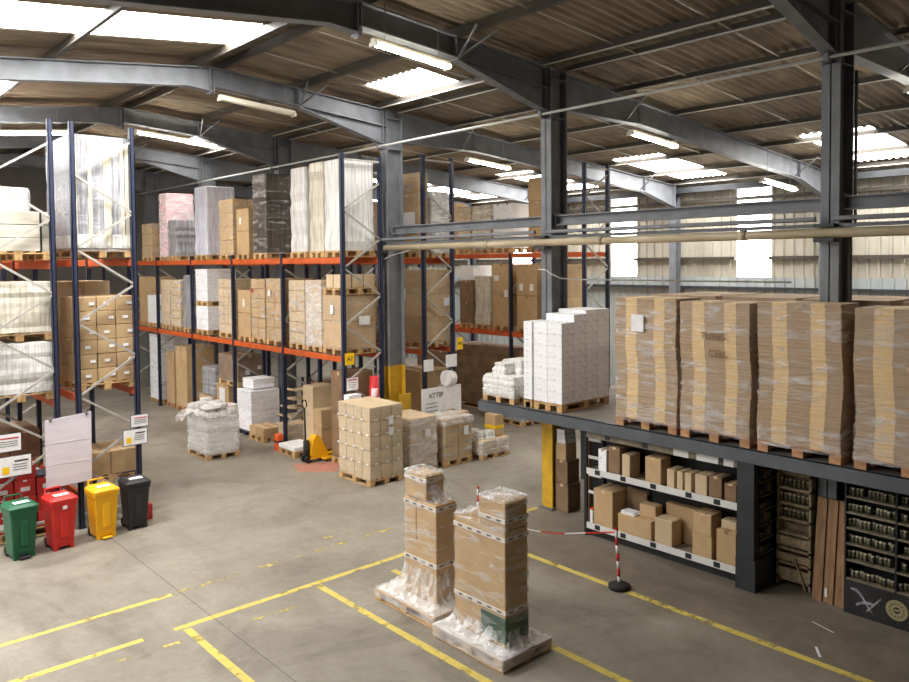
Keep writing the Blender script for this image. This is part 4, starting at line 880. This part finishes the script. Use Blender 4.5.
q = obj('deck_post', MB().box(-.03, .09, 4.95, 5.19, 0, 1.745), 'steel_dark', t); obj('post_plinth', MB().box(-.05, .56, 4.92, 5.2, 0, .43), 'steel_dark', q)
for yb in (1.0, 5.0, 9.9): obj('deck_post', MB().box(2.6, 2.72, yb, yb + .12, 0, 1.745), 'steel_dark', t)
obj('deck_post', MB().box(2.6, 2.72, 8.7, 8.82, 0, 1.745), 'steel_dark', t)
st = ((.22, 0), (.2, 1), (.34, 0), (.22, 1), (.22, 0))
def bstack(lb, y, ly, h, lx=.7, x=9.89, **k):
    t = bstack_(lb, y, ly, h, lx, x, **k)
    obj('film_band', shell(lx, ly, .3 + R.uniform(0, .15), .1, .018, 5, .01, .04, nseed(), top=False), 'film_clear', t); obj('film_band', shell(lx, ly, .12, 1.2 + R.uniform(0, .4), .018, 3, .01, .04, nseed(), top=False), 'film_clear', t)
    return t
def bstack_(lb, y, ly, h, lx=.7, x=9.89, **k): return load(lb, x, y, ZD, lx, ly, h, 'bundles', n=(k.pop('cols', st), k.pop('nz', 8)), fm=k.pop('fm', 'film_clear'), pm='wood_red', detail=True, along='y', runners=False, **k)
bstack('striped flat-carton stack with a white label, next to the white cartons on the deck', 6.19, 1.08, 1.86, x=9.91, stick=(('W', .12, 1.62, .22, .26, 'paper'),))
s2 = bstack('striped flat-carton stack with handwriting on it, second from the white cartons on the deck', 5.05, 1.06, 1.83)
text('TUBES', .135, 'cardboard_dark', s2, (-.39, .0, 1.5), FACE_W, 'handwriting'); text('CELL', .135, 'cardboard_dark', s2, (-.39, -.08, 1.26), FACE_W, 'handwriting')
s3 = bstack('leaning striped flat-carton stack in front of the bare dark column on the deck', 3.86, 1.08, 1.86, lx=.58)
bstack('striped flat-carton stack at the right edge of the photo, on the deck', 2.5, 1.2, 1.83, x=9.87)
bstack('striped flat-carton stack at the hidden near end of the deck', 1.2, 1.18, 1.84, x=9.87)
one = ((1, 0),)
for r, (xx, rn_) in enumerate(((11.05, 'middle'), (11.85, 'back'))):
    for yy, wh in ((6.2, 'behind the labelled stack'), (4.95, 'behind the handwritten stack'), (3.7, 'behind the leaning stack'), (2.4, 'behind the right edge stack')):
        load('plain flat-carton stack in the %s row of the deck, %s' % (rn_, wh), xx, yy, ZD, .75, 1.15, 1.86, 'bundles', n=(one, 4), pm='wood_red', fm='film_light')
struct('wall_under_deck', MB().box(11.02, 11.06, .7, 8.75, 0, 1.74), 'shelf_dark')  # dark board added for under-deck darkness; stops light from behind
# white cartons
t = load('tall stepped stack of white cartons at the far end of the deck', 9.97, 8.42, ZD, 1.32, .64, 1.38, n=(4, 2, 7), mt='white_carton', tp=None, detail=True, along='x', noise=.0015)
D = carton_data(1.32 / 4 - .004, .32 - .004, 1.38 / 7 - .002, 'white_carton', None)
for i in range(1, 4):
    for j in range(2): 
        for k in range(1 if i > 1 else 0): link('carton', D, t, (-.66 + .33 * (i + .5), -.32 + .32 * (j + .5), .144 + 1.38 + .197 * k + .001))
D2 = carton_data(.326, .316, .13, 'white_carton', None)
for i in (1,):
    for j in range(2): link('carton', D2, t, (-.66 + .33 * (i + .5), -.32 + .32 * (j + .5), .144 + 1.38 + .001))
load('lower column of white cartons joined to the left of the stepped stack', 9.97, 9.1, ZD, .46, .2, 1.38, n=(1, 1, 7), mt='white_carton', tp=None, along='x')
t = load('low white wrapped goods on a pallet at the left end of the deck', 9.93, 9.5, ZD, .8, .8, .34, 'wrap', mt='white_wrap', fm='film_milky', detail=True)
for k, (a, c, w, h) in enumerate(((-.12, .1, .34, .2), (.15, -.05, .4, .26), (.2, .22, .3, .22))): obj('white_bundle', shell(w, w, h, .49, 0, 4, .02, .05, nseed(), taper=.02), 'white_wrap', t, (a, c, 0))
# ================================================================== shelving under the deck
t = thing('shelving', 'low shelving full of brown cartons under the deck, with white label rails', 'shelving', (9.93, 5.25, 0)); W_, D_ = 2.62, .5
for k, (z, m_) in enumerate(((.2, 'shelf_white'), (1.1, 'shelf_white'), (1.7, 'shelf_rim'))):
    s = obj('shelf', MB().box(.012, D_, 0, W_, z - .03, z), 'shelf_rim', t); obj('label_rail', MB().box(0, .014, 0, W_, z - .075, z + .025), m_, s)
    for yy in ((.3, .75, 1.35, 1.9, 2.4) if k < 2 else (.25, .8, 1.5, 2.2)): obj('black_label', MB().box(-.004, 0, yy - .05, yy + .05, z - .06, z + .015), 'label_black', s)
for yy in (0, W_):
    for xx in (0, D_ - .05): obj('shelf_post', MB().box(xx, xx + .05, yy - (.05 if yy == 0 else 0), yy + (.05 if yy else 0), 0, 1.74), 'shelf_dark', t)
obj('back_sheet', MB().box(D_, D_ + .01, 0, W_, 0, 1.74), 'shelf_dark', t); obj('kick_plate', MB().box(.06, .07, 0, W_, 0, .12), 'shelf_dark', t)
for a, c in ((.05, .2), (.28, .62), (.75, 1.0)): obj('label_card', MB().box(-.006, -.002, a, c, 1.62, 1.72), 'shelf_white', t)
def ctn(lb, x, ya, yb, z, d, h, mt='cardboard', grp=None, cat='carton', rz=0, tp='tape'):
    o = link('carton', carton_data(d, yb - ya, h, mt, tp), None, (x + d / 2, (ya + yb) / 2, z + .001), rz); return tag(o, lb, cat, grp)
bs, ms = 'on the bottom shelf under the deck', 'on the middle shelf under the deck'
ctn('largest brown carton, at the left end ' + bs, 9.97, 7.38, 7.82 - .06, .2, .42, .6)
ctn('low wide brown carton with papers on it ' + bs, 9.97, 6.66, 7.28, .2, .34, .3)
o = obj('papers', MB().box(0, .22, 0, .26, 0, .02).box(.02, .2, .04, .28, .02, .035), 'paper', None, (10.0, 6.98, .502)); tag(o, 'white papers lying on the low wide carton of the bottom shelf', 'papers')
ctn('small brown carton standing behind the papers on the bottom shelf', 10.1, 6.67, 6.96, .502, .2, .2)
ctn('open-flap brown carton in the middle ' + bs, 9.97, 6.3, 6.6, .2, .26, .39, 'cardboard_light')
ctn('tall brown carton standing back ' + bs + ', right of the middle', 10.28, 6.0, 6.6, .2, .14, .56)
ctn('lower of two stacked brown cartons ' + bs, 9.97, 5.65, 5.96, .2, .3, .32); ctn('upper of two stacked brown cartons ' + bs, 9.97, 5.66, 5.95, .522, .3, .32)
ctn('brown carton at the right end ' + bs, 9.97, 5.28, 5.58, .2, .36, .48, tp='tape_dark'); ctn('flat carton atop the right end one ' + bs, 10.05, 5.32, 5.55, .683, .2, .12, 'cardboard_light')
ctn('long brown carton at the back ' + bs + ', left part', 10.33, 6.98, 7.36, .2, .08, .62, 'cardboard_dark')
ctn('white packet with orange print at the left foot ' + bs, 9.965, 7.775, 7.83, .2, .2, .25, 'white_carton', tp='orange_plastic', cat='packet')
for ya, yb, h, mt, lb in ((7.5, 7.66, .36, 'white_carton', 'small pale green-white packet, first from the left'), (7.24, 7.46, .44, 'cardboard_dark', 'tall brown carton, second from the left'), (7.05, 7.2, .36, 'cardboard_light', 'pale carton, third from the left'), (6.49, 6.77, .4, 'cardboard', 'wide brown carton, fourth from the left'), (6.26, 6.39, .28, 'cardboard_light', 'small pale carton, fifth from the left'), (6.12, 6.22, .28, 'cardboard_light', 'narrow pale carton, sixth from the left'), (5.98, 6.09, .28, 'cardboard_light', 'narrow pale carton, seventh from the left'), (5.73, 5.92, .3, 'cardboard_light', 'pale carton, eighth from the left'), (5.5, 5.7, .32, 'cardboard_dark', 'brown carton, ninth from the left'), (5.28, 5.46, .26, 'cardboard_dark', 'low brown carton, rightmost')):
    ctn(lb + ' ' + ms, 9.97, ya, yb, 1.1, .28, h, mt)  # darker cardboard on a few stands in for the deck's shade
for k in range(10):
    t = obj('bottle', MB().tube([(0, 0, 0), (0, 0, .13), (0, 0, .16), (0, 0, .2)], [.028, .028, .014, .012], 8), 'jar_glass', None, (10.28 + .07 * (k % 2), 7.2 + .06 * k, 1.102)); tag(t, 'dark bottle behind the cartons at the left of the middle shelf', 'bottle', 'dark bottles on the middle shelf')
# cartons beside the far yellow column
ctn('lowest carton of the column beside the yellow column under the deck', 10.55, 8.78, 9.07, 0, .36, .5, 'cardboard_dark'); ctn('second carton of the column beside the yellow column under the deck', 10.56, 8.8, 9.08, .502, .34, .42, 'cardboard_dark'); ctn('third carton, topped with white packs, beside the yellow column under the deck', 10.57, 8.84, 9.08, .924, .3, .3)
for k in range(3): ctn('white pack in the small heap on the cartons beside the yellow column', 10.58, 8.86 + .01 * k, 9.06, 1.226 + .085 * k, .3, .08, 'white_carton', 'white packs by the yellow column', 'pack', tp=None)
t = thing('utility_post', 'thin brown post left of the low shelving under the deck', 'post', (10.4, 8.2, 0)); obj('shaft', MB().box(-.03, .03, -.03, .03, 0, 1.745), 'wood_dark', t); obj('base', MB().box(-.06, .06, -.06, .06, 0, .02), 'steel_dark', t)
for k in range(4): obj('cross_tag', MB().box(-.05, -.03, -.3, .03, .55 + .3 * k, .6 + .3 * k), 'shelf_white', t)
# dark narrow shelf beside the deck post, slatted crate shelf, planks, jar shelving
t = thing('narrow_shelf', 'narrow dark shelf of odds and ends beside the dark deck post', 'shelf', (10.0, 4.93, 0))
for k in range(6): obj('shelf', MB().box(0, .38, .0, .25, .46 + .2 * k, .475 + .2 * k), 'shelf_rim', t)
for xx in (0, .36): obj('upright', MB().box(xx, xx + .02, .22, .25, .43, 1.74), 'shelf_dark', t)
obj('back_panel', MB().box(0, .38, .25, .26, .43, 1.74), 'shelf_dark', t)
for k in range(6):
    for i in range(3):
        o = obj('packet', MB().box(0, .08 + .02 * ((i + k) % 2), 0, .14, 0, .08 + .03 * ((i * k) % 3), 0, .01), ('cardboard_dark', 'jar_glass', 'grey_tray')[(i + k) % 3], None, (10.03 + .12 * i, 4.96, .476 + .2 * k)); tag(o, 'small dark packet on the narrow shelf by the deck post, %s level' % ('lowest', 'second', 'third', 'fourth', 'fifth', 'top')[k], 'packet', 'packets on narrow shelf level %d' % (k + 1))
t = thing('crate_shelf', 'pale wooden crate shelf with lettered board between deck post and brown planks', 'shelf', (10.36, 4.42, 0))
for k, z in enumerate((.08, .3, .5, .72, .92, 1.13, 1.34, 1.55)): obj('slat', MB().box(0, .14, 0, .47, z, z + .035), 'wood_crate', t)
obj('crate_back', MB().box(.14, .16, 0, .47, .02, 1.72), 'wood_crate', t)
for yy in (0, .44): obj('side_board', MB().box(.0, .14, yy, yy + .03, 0, 1.72), 'wood_crate', t)
q = obj('lettered_board', MB().box(-.012, 0, .0, .47, .57, .7), 'wood_crate', t); text('PHARE', .12, 'cardboard_light', q, (-.014, .235, .635), FACE_W)
obj('crate_slat', MB().box(-.012, 0, 0, .47, .12, .26).box(-.012, 0, 0, .47, .36, .46), 'wood_crate', t); obj('crate_slat', MB().bar((-.02, .05, .02), (-.02, .2, .42), .05, .02), 'wood_crate', t)
def jar(x, y, z, s, lb, grp):
    J = cached(('jar', s), lambda: MB().tube([(0, 0, 0), (0, 0, .075 * s), (0, 0, .085 * s)], [.024, .024, .018], 8).data('jar', 'jar_glass')); Ld = cached(('lid', s), lambda: MB().tube([(0, 0, .085 * s), (0, 0, .105 * s)], .021, 8).data('lid', 'jar_lid'))
    o = link('jar', J, None, (x, y, z)); tag(o, lb, 'jar', grp); link('lid', Ld, o); return o
for k, z in enumerate((.957, 1.167, 1.377)):
    for j in range(7): jar(10.405, 4.48 + .06 * j, z, 1.1, 'small jar on the %s loaded level of the crate shelf' % ('lowest', 'second', 'top')[k], 'crate shelf jars %s' % ('low', 'second', 'top')[k])
t = thing('plank_bundle', 'bundle of long brown planks leaning upright against the dark column', 'planks', (10.2, 3.93, 0))
for k in range(6):
    yy = .07 * k; x_ = .02 * (k % 2); b = MB(); b.v += [(x_, yy, 0), (x_ + .05, yy, 0), (x_ + .05, yy + .06, 0), (x_, yy + .06, 0), (x_ + .17, yy + .005, 1.33), (x_ + .22, yy + .005, 1.33), (x_ + .22, yy + .065, 1.33), (x_ + .17, yy + .065, 1.33)]
    for f in ((0, 3, 2, 1), (4, 5, 6, 7), (0, 1, 5, 4), (1, 2, 6, 5), (2, 3, 7, 6), (3, 0, 4, 7)): b.face(f)
    obj('plank', b, 'wood_dark', t)
obj('white_tag', MB().box(-.0, .004, .21, .24, .08, .2), 'paper', t)
t = thing('jar_shelving', 'black shelving of small jars with an emblem on its base panel, right edge', 'shelving', (10.13, 1.2, 0)); W_ = 2.7
lev = (.45, .69, .9, 1.1, 1.3, 1.5)
for z in lev: obj('shelf', MB().box(0, .27, 0, W_, z - .025, z), 'shelf_rim', t)
for yy in (0, .7, 1.4, 2.09, W_ - .02): obj('upright', MB().box(-.004, .27, yy, yy + .02, 0, 1.72), 'shelf_dark', t)
obj('back_panel', MB().box(.27, .28, 0, W_, 0, 1.72), 'shelf_dark', t); bp_ = obj('base_panel', MB().box(-.01, .0, 0, W_, 0, .42), 'panel_black', t)
b = MB(); cy, cz = 2.08, .22
for r0, r1 in ((.095, .125), (.04, .075)):
    o = len(b.v)
    for k in range(32):
        a = 2 * math.pi * k / 32; b.v += [(-.013, cy + r0 * math.cos(a), cz + r0 * math.sin(a)), (-.013, cy + r1 * math.cos(a), cz + r1 * math.sin(a))]
    for k in range(32): b.face([o + 2 * k, o + 2 * k + 1, o + 2 * ((k + 1) % 32) + 1, o + 2 * ((k + 1) % 32)])
for k in range(12):
    a = 2 * math.pi * k / 12; b.box(-.0135, -.0125, cy + .1 * math.cos(a) - .02, cy + .1 * math.cos(a) + .02, cz + .1 * math.sin(a) - .02, cz + .1 * math.sin(a) + .02)
b.box(-.0135, -.0125, cy - .03, cy + .03, cz - .012, cz + .012); obj('emblem', b, 'emblem_cream', bp_)
def swoosh(u, v):
    y = 2.62 - .3 * u; z = .33 - .22 * u + .05 * math.sin(5 * u); return (-.0125, y, z + (v - .5) * .05 * math.sin(math.pi * min(1, u + .08)))
obj('white_brush_mark', MB().grid(swoosh, 12, 2).grid(lambda u, v: (-.0126, 2.55 - .2 * u, .14 + .16 * u - .1 * u * u + (v - .5) * .035), 8, 2).grid(lambda u, v: (-.0126, 2.42 - .16 * u, .1 + .2 * u + (v - .5) * .03), 8, 2), 'grey_wrap', bp_)
wd = ('lowest', 'second', 'third', 'fourth', 'fifth', 'top')
for k, z in enumerate(lev):
    for j in range(38):
        y = 3.86 - .046 * j
        if min(abs(y - 1.2 - q) for q in (.7, 1.4, 2.1)) < .035 or R.random() < .08: continue
        jar(10.18 + R.uniform(0, .05), y, z + .002, .85 + .1 * (k % 2), 'small jar on the %s shelf of the black jar shelving' % wd[k], 'jars, %s shelf of black shelving' % wd[k])
# pallet on the floor far behind the deck end
t = thing('pallet', 'flat pallet with a white sheet on the floor behind the left end of the deck', 'pallet', (15.62, 14.7, 0)); pallet_parts(t, .78, .95, name='deck'); obj('top_sheet', MB().box(-.37, .37, -.45, .45, .145, .16), 'grey_wrap', t)
# ================================================================== light, air, camera
w = bpy.data.worlds.new('World'); S.world = w; w.use_nodes = True
bg = w.node_tree.nodes['Background']; bg.inputs['Color'].default_value = (.8, .88, 1, 1); bg.inputs['Strength'].default_value = .6
cam = bpy.data.cameras.new('camera'); co = bpy.data.objects.new('camera', cam); COL.objects.link(co); S.camera = co
cam.sensor_width = 36; cam.lens = 769.0 / 909 * 36; cam.shift_y = -(341 - 291.1) / 909; cam.clip_end = 200; cam.clip_start = .05
yaw, pit, rol = -.7311, .0373, .0091
f0 = Vector((math.cos(yaw) * math.cos(pit), math.sin(yaw) * math.cos(pit), -math.sin(pit))); r0 = f0.cross(Vector((0, 0, 1))).normalized(); d0 = f0.cross(r0)
rr = math.cos(rol) * r0 + math.sin(rol) * d0; dd = -math.sin(rol) * r0 + math.cos(rol) * d0
cv = lambda v: Vector((-v.y, v.x, v.z))
rr, dd, ff = cv(rr), cv(dd), cv(f0)
co.matrix_world = Matrix(((rr.x, -dd.x, -ff.x, 0), (rr.y, -dd.y, -ff.y, 0), (rr.z, -dd.z, -ff.z, 4.5), (0, 0, 0, 1)))
S.view_settings.view_transform = 'Standard'; S.view_settings.look = 'None'; S.view_settings.exposure = .4; S.view_settings.gamma = 1
try: S.view_settings.use_curve_mapping = False
except Exception: pass
S.cycles.use_denoising = True; S.cycles.max_bounces = 10; S.cycles.transparent_max_bounces = 24; S.cycles.diffuse_bounces = 5; S.cycles.sample_clamp_indirect = 8.
